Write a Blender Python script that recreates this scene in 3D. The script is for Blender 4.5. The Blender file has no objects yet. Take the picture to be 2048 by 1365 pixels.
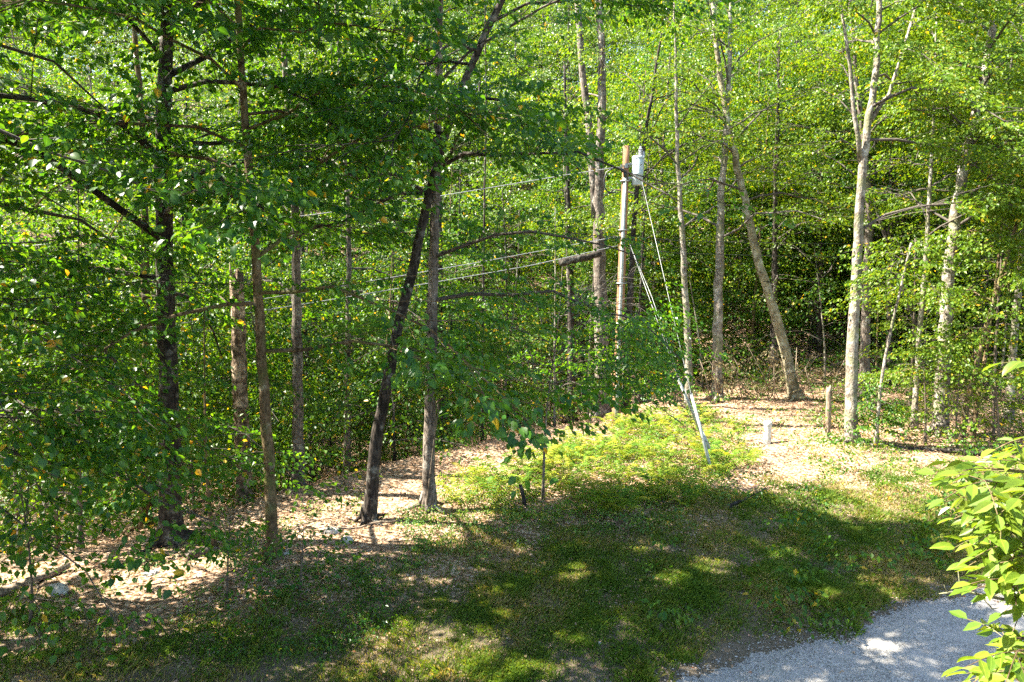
import bpy, math, random
import numpy as np
from mathutils import Vector, Matrix

rng = np.random.default_rng(7)
random.seed(7)
scene = bpy.context.scene
COL = scene.collection
R = math.radians

# ------------------------------------------------------------------ camera
CAM = np.array([0.0, 0.0, 6.0])
PITCH = R(7.0)
FPX, CX, CY = 1365.0, 1024.0, 682.5            # in photograph pixels
FW = np.array([0, math.cos(PITCH), -math.sin(PITCH)])
UP = np.array([0, math.sin(PITCH), math.cos(PITCH)])
cam_d = bpy.data.cameras.new('camera')
cam_d.sensor_width = 36.0
cam_d.lens = 36.0 * FPX / 2048.0
cam_d.clip_start, cam_d.clip_end = 0.1, 2000.0
cam = bpy.data.objects.new('camera', cam_d)
COL.objects.link(cam)
cam.location = CAM
cam.rotation_euler = (R(90) - PITCH, 0, 0)
scene.camera = cam

# ------------------------------------------------------------------ light
SUN_EL = R(50)
SUN_AZ = np.array([-0.99, 0.10]); SUN_AZ = SUN_AZ / np.linalg.norm(SUN_AZ)   # towards the sun
S = np.array([SUN_AZ[0] * math.cos(SUN_EL), SUN_AZ[1] * math.cos(SUN_EL), math.sin(SUN_EL)])
world = bpy.data.worlds.new('World')
scene.world = world
world.use_nodes = True
wn = world.node_tree.nodes
bg = wn.get('Background') or wn.new('ShaderNodeBackground')
out = wn.get('World Output') or wn.new('ShaderNodeOutputWorld')
world.node_tree.links.new(bg.outputs[0], out.inputs[0])
sky = wn.new('ShaderNodeTexSky')
sky.sky_type = 'NISHITA'
sky.sun_disc = False
sky.sun_elevation = SUN_EL
sky.sun_rotation = math.atan2(S[0], S[1])
world.node_tree.links.new(sky.outputs[0], bg.inputs[0])
bg.inputs[1].default_value = 0.085
sun_d = bpy.data.lights.new('sun', 'SUN')
sun_d.energy = 5.0
sun_d.angle = R(0.53)
sun_d.color = (1.0, 0.93, 0.80)
sun = bpy.data.objects.new('sun', sun_d)
COL.objects.link(sun)
sun.rotation_euler = Vector(S).to_track_quat('Z', 'Y').to_euler()
vs = scene.view_settings
vs.view_transform = 'Standard'
vs.look = 'None'
vs.exposure = 2.8
vs.gamma = 1.0
vs.use_curve_mapping = False
scene.render.engine = 'CYCLES'
cy = scene.cycles
cy.max_bounces = 7
cy.diffuse_bounces = 4
cy.transmission_bounces = 5
cy.glossy_bounces = 2
cy.transparent_max_bounces = 4
cy.caustics_reflective = False
cy.caustics_refractive = False
cy.sample_clamp_indirect = 6.0
cy.use_adaptive_sampling = True
cy.adaptive_threshold = 0.02
cy.use_denoising = False
scene.render.filter_size = 1.2

# ------------------------------------------------------------------ helpers: picture <-> place
def project(P):
    d = np.asarray(P, float) - CAM
    dep = d @ FW
    sd = np.where(np.abs(dep) < 1e-3, 1e-3, dep)
    px = CX + FPX * d[..., 0] / sd
    py = CY - FPX * (d @ UP) / sd
    return px, py, dep

def ray(px, py):
    r = FW + np.array([1.0, 0, 0]) * (px - CX) / FPX + UP * (CY - py) / FPX
    return r

def at(px, py, Y):
    r = ray(px, py)
    return CAM + r * (Y / r[1])

CRX = np.array([-60, -30, -16, -9, -5.2, -0.3, 5, 11, 21, 60], float)
CRY = np.array([-24, -4, 7.0, 12.3, 16.8, 21.3, 25.3, 32, 39, 60], float)

def sstep(a, b, v):
    t = np.clip((v - a) / (b - a), 0, 1)
    return t * t * (3 - 2 * t)

def ground(x, y):
    x = np.asarray(x, float); y = np.asarray(y, float)
    d = 0.76 * (y - np.interp(x, CRX, CRY))
    dd = np.where(d > 0, d * d / (d + 2.0), 0)
    amp = 5.0 - 3.6 * sstep(5, 20, x)
    z = -amp * (1 - np.exp(-dd / 10.0))
    z = z + 31 * sstep(34, 92, y + 0.2 * np.abs(x)) + 0.12 * np.maximum(y - 92, 0)
    z = z + 0.05 * np.sin(x * 0.9 + 1.3) * np.sin(y * 0.8 + .4) + 0.025 * np.sin(x * 2.3 + y * 1.7) + 0.02 * np.sin(x * 3.9 - y * 3.1 + 2)
    return z

def gpt(px, py):
    """point of the ground that shows at this pixel"""
    r = ray(px, py)
    z = 0.0
    for _ in range(12):
        t = (z - CAM[2]) / r[2]
        P = CAM + r * t
        z = float(ground(P[0], P[1]))
    P[2] = z
    return P

def in_poly(px, py, poly):
    px = np.asarray(px, float); py = np.asarray(py, float)
    inside = np.zeros(px.shape, bool)
    n = len(poly)
    for i in range(n):
        x1, y1 = poly[i]; x2, y2 = poly[(i + 1) % n]
        c = ((y1 > py) != (y2 > py)) & (px < (x2 - x1) * (py - y1) / ((y2 - y1) if y2 != y1 else 1e-9) + x1)
        inside ^= c
    return inside

# where gaps in the canopy let the sun reach the ground
GAP_POLYS = [
    [(560, 1045), (640, 1005), (760, 985), (900, 950), (1000, 915), (1130, 870), (1300, 820), (1500, 765), (1660, 735),
     (1990, 740), (2300, 830), (2300, 1010), (1900, 1035), (1800, 1050), (1700, 1040), (1600, 1018), (1500, 1015), (1430, 965),
     (1330, 985), (1200, 985), (1060, 1000), (965, 1050), (925, 1100), (850, 1108), (720, 1122), (620, 1112)],
    [(-200, 1205), (-200, 1150), (0, 1150), (150, 1118), (230, 1125), (130, 1150), (0, 1190)],
    [(190, 1190), (270, 1130), (330, 1112), (480, 1100), (500, 1135), (400, 1165), (330, 1200), (240, 1215)],
]
GAP_SPOTS = [(900, 1292, 120, 52), (790, 1275, 60, 24), (960, 1338, 125, 34), (740, 1335, 60, 20), (1110, 1330, 40, 16), (1165, 1145, 48, 16), (1440, 1138, 55, 26), (1370, 1160, 26, 14),
             (1018, 1232, 26, 10), (1660, 1200, 36, 18), (1800, 1190, 38, 15), (1768, 1165, 40, 17), (860, 1160, 40, 12), (830, 1245, 30, 12),
             (1150, 1275, 30, 12), (1770, 1291, 60, 12), (2020, 1190, 60, 45), (1010, 1185, 30, 10), (1210, 1285, 24, 10),
             (1320, 1150, 26, 10), (1580, 1110, 40, 10), (1700, 1130, 30, 10), (610, 1330, 40, 16), (700, 1355, 60, 18), (520, 1190, 40, 16),
             (300, 1260, 20, 8), (640, 1190, 24, 9), (1850, 1160, 24, 10), (1930, 1075, 70, 22), (1300, 1100, 30, 9), (1050, 1110, 30, 10)]
MW, MH, MS = 1350, 700, 2.0                      # mask covers px -300..2400, py 0..1400
_gx, _gy = np.meshgrid((np.arange(MW) * MS - 300), (np.arange(MH) * MS))
GAP = np.zeros((MH, MW))
_wob = 9 * np.sin(_gx * .05 + _gy * .03) + 7 * np.sin(_gx * .11 - _gy * .13)
_wob2 = 5 * np.sin(_gx * .07 - _gy * .06)
for _p in GAP_POLYS:
    GAP = np.maximum(GAP, .97 * in_poly(_gx + _wob, _gy + _wob2, _p))
GAP[(_gx > 1480) & (_gy < 850 + .03 * (_gx - 1480))] *= .45
for (_x, _y, _a, _b) in GAP_SPOTS:
    GAP = np.maximum(GAP, .97 * ((((_gx + _wob - _x) / _a) ** 2 + ((_gy + _wob2 - _y) / _b) ** 2) < 1))
# things that stand in the sun (a shaft of radius r is kept clear towards the sun)
SHAFTS = []
def shaft(P, r): SHAFTS.append((np.asarray(P, float), r))
for _py in (400, 520, 640, 760, 850): shaft(at(1708, _py, 21.7), .55)
for _py in (440, 560, 680, 800): shaft(at(1895, _py, 23), .5)
for _py in (310, 345, 400, 470, 540, 600): shaft(at(1248, _py, 24.3), .4)
for _py in (540, 640): shaft(at(1437, _py, 29), .45)
for _p in ((1800, 535), (1850, 520), (1880, 560)): shaft(at(*_p, 21), .7)
for _p in ((1950, 900), (1980, 1000), (1960, 1090), (1990, 1160), (1990, 1290), (2040, 1330), (2030, 720)): shaft(at(*_p, 2.9), .85)
for _py in (900, 960): shaft(at(742, _py, 15), .35); shaft(at(857, _py, 15.8), .35)
for _p in ((1530, 150), (1620, 120), (1700, 160), (1560, 230), (1480, 250), (1640, 250), (1800, 260), (1900, 60)): shaft(at(*_p, 22.5), .9)

# what must stay in view: (polygon, nearer than this depth is cut, share cut)
VIEW = [
    ([(0, 1180), (230, 1120), (480, 1120), (540, 1080), (590, 1015), (700, 985), (900, 945), (1060, 900), (1200, 862), (1420, 800), (1500, 775),
      (1680, 755), (2048, 770), (2400, 800), (2400, 1400), (-100, 1400), (-100, 1180)], 60, .97),
    ([(1200, 285), (1305, 285), (1300, 405), (1200, 410)], 24.6, 1.0),
    ([(1212, 485), (1268, 485), (1258, 650), (1215, 650)], 24.6, 1.0),
    ([(1270, 480), (1330, 480), (1380, 650), (1300, 650)], 23.5, .85),
    ([(1330, 505), (1480, 500), (1700, 470), (1760, 500), (2048, 590), (2048, 780), (1330, 780)], 26.5, .9),
    ([(1680, 330), (1745, 330), (1735, 900), (1675, 900)], 23.0, .9),
    ([(1670, 470), (1755, 470), (1745, 900), (1665, 900)], 23.0, 1),
    ([(1862, 430), (1930, 430), (1905, 870), (1855, 870)], 23.5, .85),
    ([(712, 830), (905, 830), (905, 1060), (712, 1060)], 17.0, .97),
    ([(450, 530), (560, 530), (575, 1115), (455, 1115)], 14.5, .78),
    ([(295, 640), (375, 640), (385, 1115), (300, 1115)], 13.9, .35),
    ([(570, 480), (625, 480), (625, 990), (570, 990)], 19, .7),
    ([(830, 420), (900, 420), (880, 620), (770, 700), (770, 600)], 16, .8),
    ([(280, 420), (375, 420), (375, 620), (290, 620)], 14.2, .6),
    ([(1340, 740), (1450, 740), (1450, 960), (1340, 960)], 40, 1),
    ([(1150, 320), (1225, 320), (1225, 600), (1170, 600)], 24, .7),
    ([(1120, 500), (1200, 500), (1200, 545), (1120, 545)], 29, 1),
    ([(1345, 300), (1385, 300), (1390, 660), (1350, 660)], 26, .6),
    ([(1425, 290), (1470, 290), (1455, 790), (1415, 790)], 28, .85),
    ([(1450, 280), (1500, 280), (1600, 720), (1540, 720)], 28, .8),
    ([(890, 190), (960, 90), (1020, 0), (960, 0), (880, 160)], 15, .8),
]
DW, DH, DS = 675, 350, 4.0
_vx, _vy = np.meshgrid(np.arange(DW) * DS - 300, np.arange(DH) * DS)
DMIN = np.zeros((DH, DW)); DSH = np.zeros((DH, DW))
for _poly, _d, _s in VIEW:
    m = in_poly(_vx, _vy, _poly) & (DMIN < _d)
    DMIN[m] = _d; DSH[m] = _s

def keep_sun(P):
    """False where a leaf would shade a sunlit patch or thing"""
    keep = np.ones(len(P), bool)
    t = P[:, 2] / S[2]
    G = P - S * t[:, None]
    gz = ground(G[:, 0], G[:, 1])
    G = P - S * ((P[:, 2] - gz) / S[2])[:, None]
    px, py, dep = project(G)
    ix = ((px + 300) / MS).astype(int); iy = (py / MS).astype(int)
    ok = (dep > 1) & (ix >= 0) & (ix < MW) & (iy >= 0) & (iy < MH) & (P[:, 2] - gz > 1.4)
    hit = np.zeros(len(P))
    hit[ok] = GAP[iy[ok], ix[ok]]
    keep &= rng.random(len(P)) >= hit
    for T, r in SHAFTS:
        d = P - T
        a = d @ S
        q = (d * d).sum(1) - a * a
        keep &= ~((a > 0.25 + r * .6) & (q < r * r) & (rng.random(len(P)) < .93))
    return keep

def keep_view(P):
    px, py, dep = project(P)
    px = px + rng.normal(0, 7, len(P)); py = py + rng.normal(0, 7, len(P))
    ix = np.clip(((px + 300) / DS), -1, DW).astype(int); iy = np.clip(py / DS, -1, DH).astype(int)
    ok = (dep > .5) & (ix >= 0) & (ix < DW) & (iy >= 0) & (iy < DH)
    cut = np.zeros(len(P), bool)
    cut[ok] = (dep[ok] < DMIN[iy[ok], ix[ok]]) & (rng.random(ok.sum()) < DSH[iy[ok], ix[ok]])
    return ~cut

# ------------------------------------------------------------------ helpers: materials
def new_mat(name):
    m = bpy.data.materials.new(name)
    m.use_nodes = True
    nt = m.node_tree
    nt.nodes.clear()
    o = nt.nodes.new('ShaderNodeOutputMaterial')
    return m, nt, o

def N(nt, t, **kw):
    n = nt.nodes.new(t)
    for k, v in kw.items():
        setattr(n, k, v)
    return n

def ramp(nt, stops):
    n = nt.nodes.new('ShaderNodeValToRGB')
    el = n.color_ramp.elements
    el[0].position, el[0].color = stops[0][0], (*stops[0][1], 1)
    el[1].position, el[1].color = stops[-1][0], (*stops[-1][1], 1)
    for p, c in stops[1:-1]:
        e = el.new(p); e.color = (*c, 1)
    return n

def leaf_mat(name, stops, tgain=(1.9, 1.7, .5), tfac=.45, rough=.42, single=False, spec=.45):
    m, nt, o = new_mat(name)
    if single:
        src = N(nt, 'ShaderNodeObjectInfo').outputs['Random']
    else:
        src = N(nt, 'ShaderNodeAttribute', attribute_name='rnd').outputs['Fac']
    rp = ramp(nt, stops)
    nt.links.new(src, rp.inputs[0])
    p = N(nt, 'ShaderNodeBsdfPrincipled')
    p.inputs['Roughness'].default_value = rough
    p.inputs['Specular IOR Level'].default_value = spec
    cout = rp.outputs[0]
    if single:
        tc = N(nt, 'ShaderNodeTexCoord'); sp_ = N(nt, 'ShaderNodeSeparateXYZ'); nt.links.new(tc.outputs['Object'], sp_.inputs[0])
        ab = N(nt, 'ShaderNodeMath', operation='ABSOLUTE'); nt.links.new(sp_.outputs[0], ab.inputs[0])
        m1 = N(nt, 'ShaderNodeMath', operation='MULTIPLY_ADD'); nt.links.new(ab.outputs[0], m1.inputs[0]); m1.inputs[1].default_value = -.8; nt.links.new(sp_.outputs[1], m1.inputs[2])
        m2 = N(nt, 'ShaderNodeMath', operation='MULTIPLY'); nt.links.new(m1.outputs[0], m2.inputs[0]); m2.inputs[1].default_value = 62
        m3 = N(nt, 'ShaderNodeMath', operation='SINE'); nt.links.new(m2.outputs[0], m3.inputs[0])
        r5 = ramp(nt, [(.86, (.82, .84, .8)), (1.0, (1.3, 1.25, 1.3))]); nt.links.new(m3.outputs[0], r5.inputs[0])
        r6 = ramp(nt, [(.015, (1.7, 1.5, 1.9)), (.05, (1, 1, 1))]); nt.links.new(ab.outputs[0], r6.inputs[0])
        nz = N(nt, 'ShaderNodeTexNoise'); nz.inputs['Scale'].default_value = 3.5; nz.inputs['Detail'].default_value = 4
        nt.links.new(tc.outputs['Object'], nz.inputs[0])
        r7 = ramp(nt, [(.3, (.72, .8, .8)), (.6, (1, 1, 1)), (.74, (1.45, 1.1, .8))]); nt.links.new(nz.outputs[0], r7.inputs[0])
        for q in (r5, r6, r7):
            mq = N(nt, 'ShaderNodeMix', data_type='RGBA', blend_type='MULTIPLY'); mq.inputs[0].default_value = 1
            nt.links.new(cout, mq.inputs[6]); nt.links.new(q.outputs[0], mq.inputs[7]); cout = mq.outputs[2]
    nt.links.new(cout, p.inputs['Base Color'])
    mx = N(nt, 'ShaderNodeMix', data_type='RGBA', blend_type='MULTIPLY')
    mx.inputs[0].default_value = 1
    nt.links.new(cout, mx.inputs[6])
    mx.inputs[7].default_value = (*tgain, 1)
    t = N(nt, 'ShaderNodeBsdfTranslucent')
    nt.links.new(mx.outputs[2], t.inputs[0])
    ms = N(nt, 'ShaderNodeMixShader')
    ms.inputs[0].default_value = tfac
    nt.links.new(p.outputs[0], ms.inputs[1]); nt.links.new(t.outputs[0], ms.inputs[2])
    nt.links.new(ms.outputs[0], o.inputs[0])
    return m

def bark_mat(name, dark, light, lichen, lich_amt=.45, zs=.25, bump=.6, bands=False, moss=None):
    m, nt, o = new_mat(name)
    tc = N(nt, 'ShaderNodeTexCoord')
    mp = N(nt, 'ShaderNodeMapping')
    mp.inputs['Scale'].default_value = (1, 1, zs)
    nt.links.new(tc.outputs['Object'], mp.inputs[0])
    n1 = N(nt, 'ShaderNodeTexNoise'); n1.inputs['Scale'].default_value = 22; n1.inputs['Detail'].default_value = 6
    nt.links.new(mp.outputs[0], n1.inputs[0])
    r1 = ramp(nt, [(.32, dark), (.62, light)])
    nt.links.new(n1.outputs[0], r1.inputs[0])
    n2 = N(nt, 'ShaderNodeTexNoise'); n2.inputs['Scale'].default_value = 4.5; n2.inputs['Detail'].default_value = 8; n2.inputs['Roughness'].default_value = .65
    nt.links.new(tc.outputs['Object'], n2.inputs[0])
    r2 = ramp(nt, [(1 - lich_amt - .05, (0, 0, 0)), (1 - lich_amt + .06, (1, 1, 1))])
    nt.links.new(n2.outputs[0], r2.inputs[0])
    mx = N(nt, 'ShaderNodeMix', data_type='RGBA')
    nt.links.new(r2.outputs[0], mx.inputs[0]); nt.links.new(r1.outputs[0], mx.inputs[6]); mx.inputs[7].default_value = (*lichen, 1)
    colr = mx.outputs[2]
    n5 = N(nt, 'ShaderNodeTexNoise'); n5.inputs['Scale'].default_value = 1.7; n5.inputs['Detail'].default_value = 9; n5.inputs['Roughness'].default_value = .7
    nt.links.new(tc.outputs['Object'], n5.inputs[0])
    r5 = ramp(nt, [(.38, (.42, .4, .38)), (.56, (1, 1, 1)), (.7, (1.25, 1.25, 1.2))])
    nt.links.new(n5.outputs[0], r5.inputs[0])
    m5 = N(nt, 'ShaderNodeMix', data_type='RGBA', blend_type='MULTIPLY'); m5.inputs[0].default_value = 1
    nt.links.new(colr, m5.inputs[6]); nt.links.new(r5.outputs[0], m5.inputs[7]); colr = m5.outputs[2]
    if moss:
        n3 = N(nt, 'ShaderNodeTexNoise'); n3.inputs['Scale'].default_value = 2.2; n3.inputs['Detail'].default_value = 5
        nt.links.new(tc.outputs['Object'], n3.inputs[0])
        r3 = ramp(nt, [(.5, (0, 0, 0)), (.62, (.8, .8, .8))])
        nt.links.new(n3.outputs[0], r3.inputs[0])
        m3 = N(nt, 'ShaderNodeMix', data_type='RGBA')
        nt.links.new(r3.outputs[0], m3.inputs[0]); nt.links.new(colr, m3.inputs[6]); m3.inputs[7].default_value = (*moss, 1)
        colr = m3.outputs[2]
    if bands:
        mw = N(nt, 'ShaderNodeMapping'); mw.inputs['Scale'].default_value = (1.6, 1.6, 9)
        nt.links.new(tc.outputs['Object'], mw.inputs[0])
        w = N(nt, 'ShaderNodeTexNoise'); w.inputs['Scale'].default_value = 1.5; w.inputs['Detail'].default_value = 4; w.inputs['Roughness'].default_value = .6
        nt.links.new(mw.outputs[0], w.inputs[0])
        r4 = ramp(nt, [(.60, (0, 0, 0)), (.66, (.9, .9, .9))])
        nt.links.new(w.outputs[0], r4.inputs[0])
        m4 = N(nt, 'ShaderNodeMix', data_type='RGBA')
        nt.links.new(r4.outputs[0], m4.inputs[0]); nt.links.new(colr, m4.inputs[6]); m4.inputs[7].default_value = (.025, .02, .015, 1)
        colr = m4.outputs[2]
    b = N(nt, 'ShaderNodeBump'); b.inputs['Strength'].default_value = min(1, bump * 1.4); b.inputs['Distance'].default_value = .05
    nt.links.new(n1.outputs[0], b.inputs['Height'])
    p = N(nt, 'ShaderNodeBsdfPrincipled'); p.inputs['Roughness'].default_value = .9; p.inputs['Specular IOR Level'].default_value = .2
    nt.links.new(colr, p.inputs['Base Color']); nt.links.new(b.outputs[0], p.inputs['Normal'])
    nt.links.new(p.outputs[0], o.inputs[0])
    return m

def simple_mat(name, c1, c2, scale=20, rough=.7, metal=0, bump=.2, stretch=(1, 1, 1)):
    m, nt, o = new_mat(name)
    tc = N(nt, 'ShaderNodeTexCoord')
    mp = N(nt, 'ShaderNodeMapping'); mp.inputs['Scale'].default_value = stretch
    nt.links.new(tc.outputs['Object'], mp.inputs[0])
    n = N(nt, 'ShaderNodeTexNoise'); n.inputs['Scale'].default_value = scale; n.inputs['Detail'].default_value = 6
    nt.links.new(mp.outputs[0], n.inputs[0])
    r = ramp(nt, [(.35, c1), (.65, c2)])
    nt.links.new(n.outputs[0], r.inputs[0])
    b = N(nt, 'ShaderNodeBump'); b.inputs['Strength'].default_value = bump; b.inputs['Distance'].default_value = .02
    nt.links.new(n.outputs[0], b.inputs['Height'])
    p = N(nt, 'ShaderNodeBsdfPrincipled'); p.inputs['Roughness'].default_value = rough; p.inputs['Metallic'].default_value = metal
    nt.links.new(r.outputs[0], p.inputs['Base Color']); nt.links.new(b.outputs[0], p.inputs['Normal'])
    nt.links.new(p.outputs[0], o.inputs[0])
    return m

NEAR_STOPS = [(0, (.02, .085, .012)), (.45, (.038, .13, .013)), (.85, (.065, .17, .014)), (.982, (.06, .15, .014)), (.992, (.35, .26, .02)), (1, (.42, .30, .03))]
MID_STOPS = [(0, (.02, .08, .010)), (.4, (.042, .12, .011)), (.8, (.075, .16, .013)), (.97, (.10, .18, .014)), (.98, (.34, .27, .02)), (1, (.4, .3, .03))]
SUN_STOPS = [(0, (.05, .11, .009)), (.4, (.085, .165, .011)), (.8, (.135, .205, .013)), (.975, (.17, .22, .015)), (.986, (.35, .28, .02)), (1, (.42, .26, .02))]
M = dict(
    near=leaf_mat('near_leaf', NEAR_STOPS, tgain=(2.9, 2.0, .4), tfac=.5, rough=.36, spec=.4),
    near1=leaf_mat('near_single_leaf', NEAR_STOPS, tgain=(2.9, 2.0, .4), tfac=.5, rough=.36, single=True, spec=.4),
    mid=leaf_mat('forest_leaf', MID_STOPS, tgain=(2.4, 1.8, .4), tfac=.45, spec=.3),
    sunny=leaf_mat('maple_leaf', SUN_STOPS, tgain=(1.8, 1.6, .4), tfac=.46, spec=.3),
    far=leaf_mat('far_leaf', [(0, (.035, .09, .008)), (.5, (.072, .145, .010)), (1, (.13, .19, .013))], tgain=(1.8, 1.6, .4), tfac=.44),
    ash1=leaf_mat('ash_leaf', [(0, (.12, .21, .02)), (.5, (.18, .27, .025)), (1, (.25, .30, .035))], tfac=.5, rough=.38, single=True),
    ash=leaf_mat('ash_leaf_far', [(0, (.09, .17, .02)), (.5, (.14, .22, .022)), (1, (.2, .25, .03))], tfac=.42, rough=.38),
    fern=leaf_mat('fern_frond', [(0, (.06, .16, .015)), (.4, (.12, .22, .018)), (.75, (.2, .26, .02)), (1, (.27, .26, .025))], tfac=.45, rough=.6, single=True, spec=.2),
    fernweed=leaf_mat('sunny_weed', [(0, (.06, .15, .015)), (.5, (.12, .21, .018)), (.85, (.2, .25, .02)), (1, (.28, .24, .03))], tfac=.42, rough=.6, spec=.2),
    weed=leaf_mat('weed_leaf', [(0, (.04, .12, .02)), (.5, (.08, .18, .025)), (.9, (.16, .24, .03)), (1, (.3, .28, .04))], tfac=.4, rough=.5),
    grass=leaf_mat('grass_blade', [(0, (.05, .11, .012)), (.42, (.095, .16, .018)), (.62, (.15, .18, .03)), (.74, (.24, .19, .08)), (1, (.36, .28, .14))], tgain=(1.7, 1.5, .5), tfac=.4, rough=.6, spec=.2),
    litter=leaf_mat('fallen_leaf', [(0, (.12, .06, .03)), (.25, (.26, .15, .08)), (.55, (.38, .25, .15)), (.8, (.5, .37, .26)), (.93, (.36, .12, .04)), (1, (.6, .47, .33))], tgain=(1, .9, .7), tfac=.15, rough=.65, spec=.3),
    dead=leaf_mat('withered_leaf', [(0, (.05, .06, .02)), (.4, (.11, .10, .04)), (.7, (.19, .14, .065)), (1, (.3, .23, .11))], tgain=(1.2, 1, .7), tfac=.3, rough=.7),
    pale=bark_mat('pale_bark', (.09, .07, .05), (.30, .26, .21), (.42, .39, .33), .46, .5, .6, moss=(.17, .17, .09)),
    grey=bark_mat('grey_bark', (.07, .055, .045), (.23, .19, .155), (.34, .32, .27), .42, .3, .7),
    dark=bark_mat('dark_bark', (.012, .010, .008), (.07, .056, .045), (.2, .19, .16), .42, .22, .9),
    brown=bark_mat('brown_bark', (.07, .045, .022), (.20, .14, .075), (.26, .23, .15), .4, .4, .5, moss=(.11, .11, .035)),
    birch=bark_mat('banded_bark', (.16, .13, .075), (.34, .30, .19), (.42, .40, .30), .45, 1.5, .3, bands=True),
    snag=bark_mat('peeling_bark', (.05, .035, .025), (.2, .14, .09), (.48, .36, .25), .48, .3, .9),
    limb=simple_mat('limb_bark', (.03, .025, .02), (.11, .09, .07), 22, .9, bump=.4),
    twig=simple_mat('twig', (.04, .03, .02), (.12, .09, .06), 30),
    deadwood=simple_mat('dead_wood', (.10, .07, .045), (.3, .23, .16), 25, .9, bump=.5, stretch=(1, 1, .3)),
    wood=simple_mat('pole_wood', (.16, .075, .035), (.34, .18, .085), 14, .85, bump=.3, stretch=(3, 3, .15)),
    pvc=simple_mat('grey_plastic', (.25, .27, .25), (.40, .42, .39), 9, .5, bump=.05),
    white=simple_mat('painted_tank', (.34, .38, .37), (.44, .49, .47), 5, .4, bump=.03),
    white2=simple_mat('white_plastic', (.32, .33, .29), (.52, .53, .48), 9, .5, bump=.05),
    porcelain=simple_mat('porcelain', (.36, .36, .38), (.46, .46, .48), 6, .25),
    steel=simple_mat('galvanised_steel', (.16, .17, .17), (.3, .31, .31), 30, .5, .5),
    black=simple_mat('black_rubber', (.012, .012, .013), (.03, .03, .03), 12, .5),
    wire=simple_mat('aluminium_wire', (.25, .25, .25), (.4, .4, .4), 40, .45, .3),
    red=simple_mat('red_tag', (.4, .03, .02), (.5, .05, .03), 12, .5),
    rock=simple_mat('rock', (.2, .19, .17), (.5, .47, .43), 7, .9, bump=.6),
)

# ------------------------------------------------------------------ helpers: meshes
class MB:
    def __init__(s): s.v = []; s.f3 = []; s.f4 = []; s.n = 0; s.r = []
    def tube(s, pts, rad, sides=8, wob=0.0, cap=True, seed=0):
        pts = np.asarray(pts, float); n = len(pts)
        rad = np.broadcast_to(np.asarray(rad, float), (n,))
        tan = np.gradient(pts, axis=0); tan /= np.linalg.norm(tan, axis=1)[:, None] + 1e-12
        ref = np.array([1.0, 0, 0]) if abs(tan[:, 0]).mean() < .8 else np.array([0, 1.0, 0])
        a = ref - tan * (tan @ ref)[:, None]; a /= np.linalg.norm(a, axis=1)[:, None]
        b = np.cross(tan, a)
        th = np.arange(sides) * 2 * math.pi / sides
        rr = np.repeat(rad[:, None], sides, 1)
        if wob:
            ph = seed * 1.7
            k = np.arange(n)[:, None] * .7
            rr = rr * (1 + wob * (np.sin(3 * th[None] + ph + .35 * k) * .5 + np.sin(5 * th[None] + 2 * ph - .5 * k) * .35) + wob * .5 * rng.normal(size=rr.shape))
        ring = pts[:, None] + rr[..., None] * (np.cos(th)[None, :, None] * a[:, None] + np.sin(th)[None, :, None] * b[:, None])
        base = s.n
        s.v.append(ring.reshape(-1, 3)); s.n += n * sides
        i = np.arange(n - 1)[:, None] * sides; j = np.arange(sides)[None]
        j2 = (j + 1) % sides
        q = np.stack([i + j, i + j2, i + sides + j2, i + sides + j], -1).reshape(-1, 4) + base
        s.f4.append(q)
        if cap:
            for e, k in ((0, 0), (1, n - 1)):
                s.v.append(pts[k][None]); c = s.n; s.n += 1
                jj = np.arange(sides); o = base + k * sides
                t = np.stack([np.full(sides, c), o + (jj + 1) % sides, o + jj], -1) if e == 0 else np.stack([np.full(sides, c), o + jj, o + (jj + 1) % sides], -1)
                s.f3.append(t)
        return s
    def raw(s, v, f):
        v = np.asarray(v, float); f = np.asarray(f) + s.n
        s.v.append(v); s.n += len(v)
        (s.f3 if f.shape[1] == 3 else s.f4).append(f)
        return s
    def lathe(s, prof, sides=24, c=(0, 0, 0)):
        pts = np.array([(c[0], c[1], c[2] + z) for r, z in prof]); th = np.arange(sides) * 2 * math.pi / sides
        ring = np.array([[(c[0] + r * math.cos(t), c[1] + r * math.sin(t), c[2] + z) for t in th] for r, z in prof])
        n = len(prof); base = s.n
        s.v.append(ring.reshape(-1, 3)); s.n += n * sides
        i = np.arange(n - 1)[:, None] * sides; j = np.arange(sides)[None]; j2 = (j + 1) % sides
        s.f4.append(np.stack([i + j, i + j2, i + sides + j2, i + sides + j], -1).reshape(-1, 4) + base)
        return s
    def box(s, c, d):
        c = np.array(c, float); d = np.array(d, float) / 2
        v = np.array([[x, y, z] for x in (-1, 1) for y in (-1, 1) for z in (-1, 1)]) * d + c
        return s.raw(v, [[0, 1, 3, 2], [4, 6, 7, 5], [0, 4, 5, 1], [2, 3, 7, 6], [0, 2, 6, 4], [1, 5, 7, 3]])
    def mesh(s, name, smooth=True, rnd=None):
        v = np.concatenate(s.v) if s.v else np.zeros((0, 3))
        f3 = np.concatenate(s.f3) if s.f3 else np.zeros((0, 3), int)
        f4 = np.concatenate(s.f4) if s.f4 else np.zeros((0, 4), int)
        return np_mesh(name, v, f3, f4, smooth, rnd)

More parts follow.
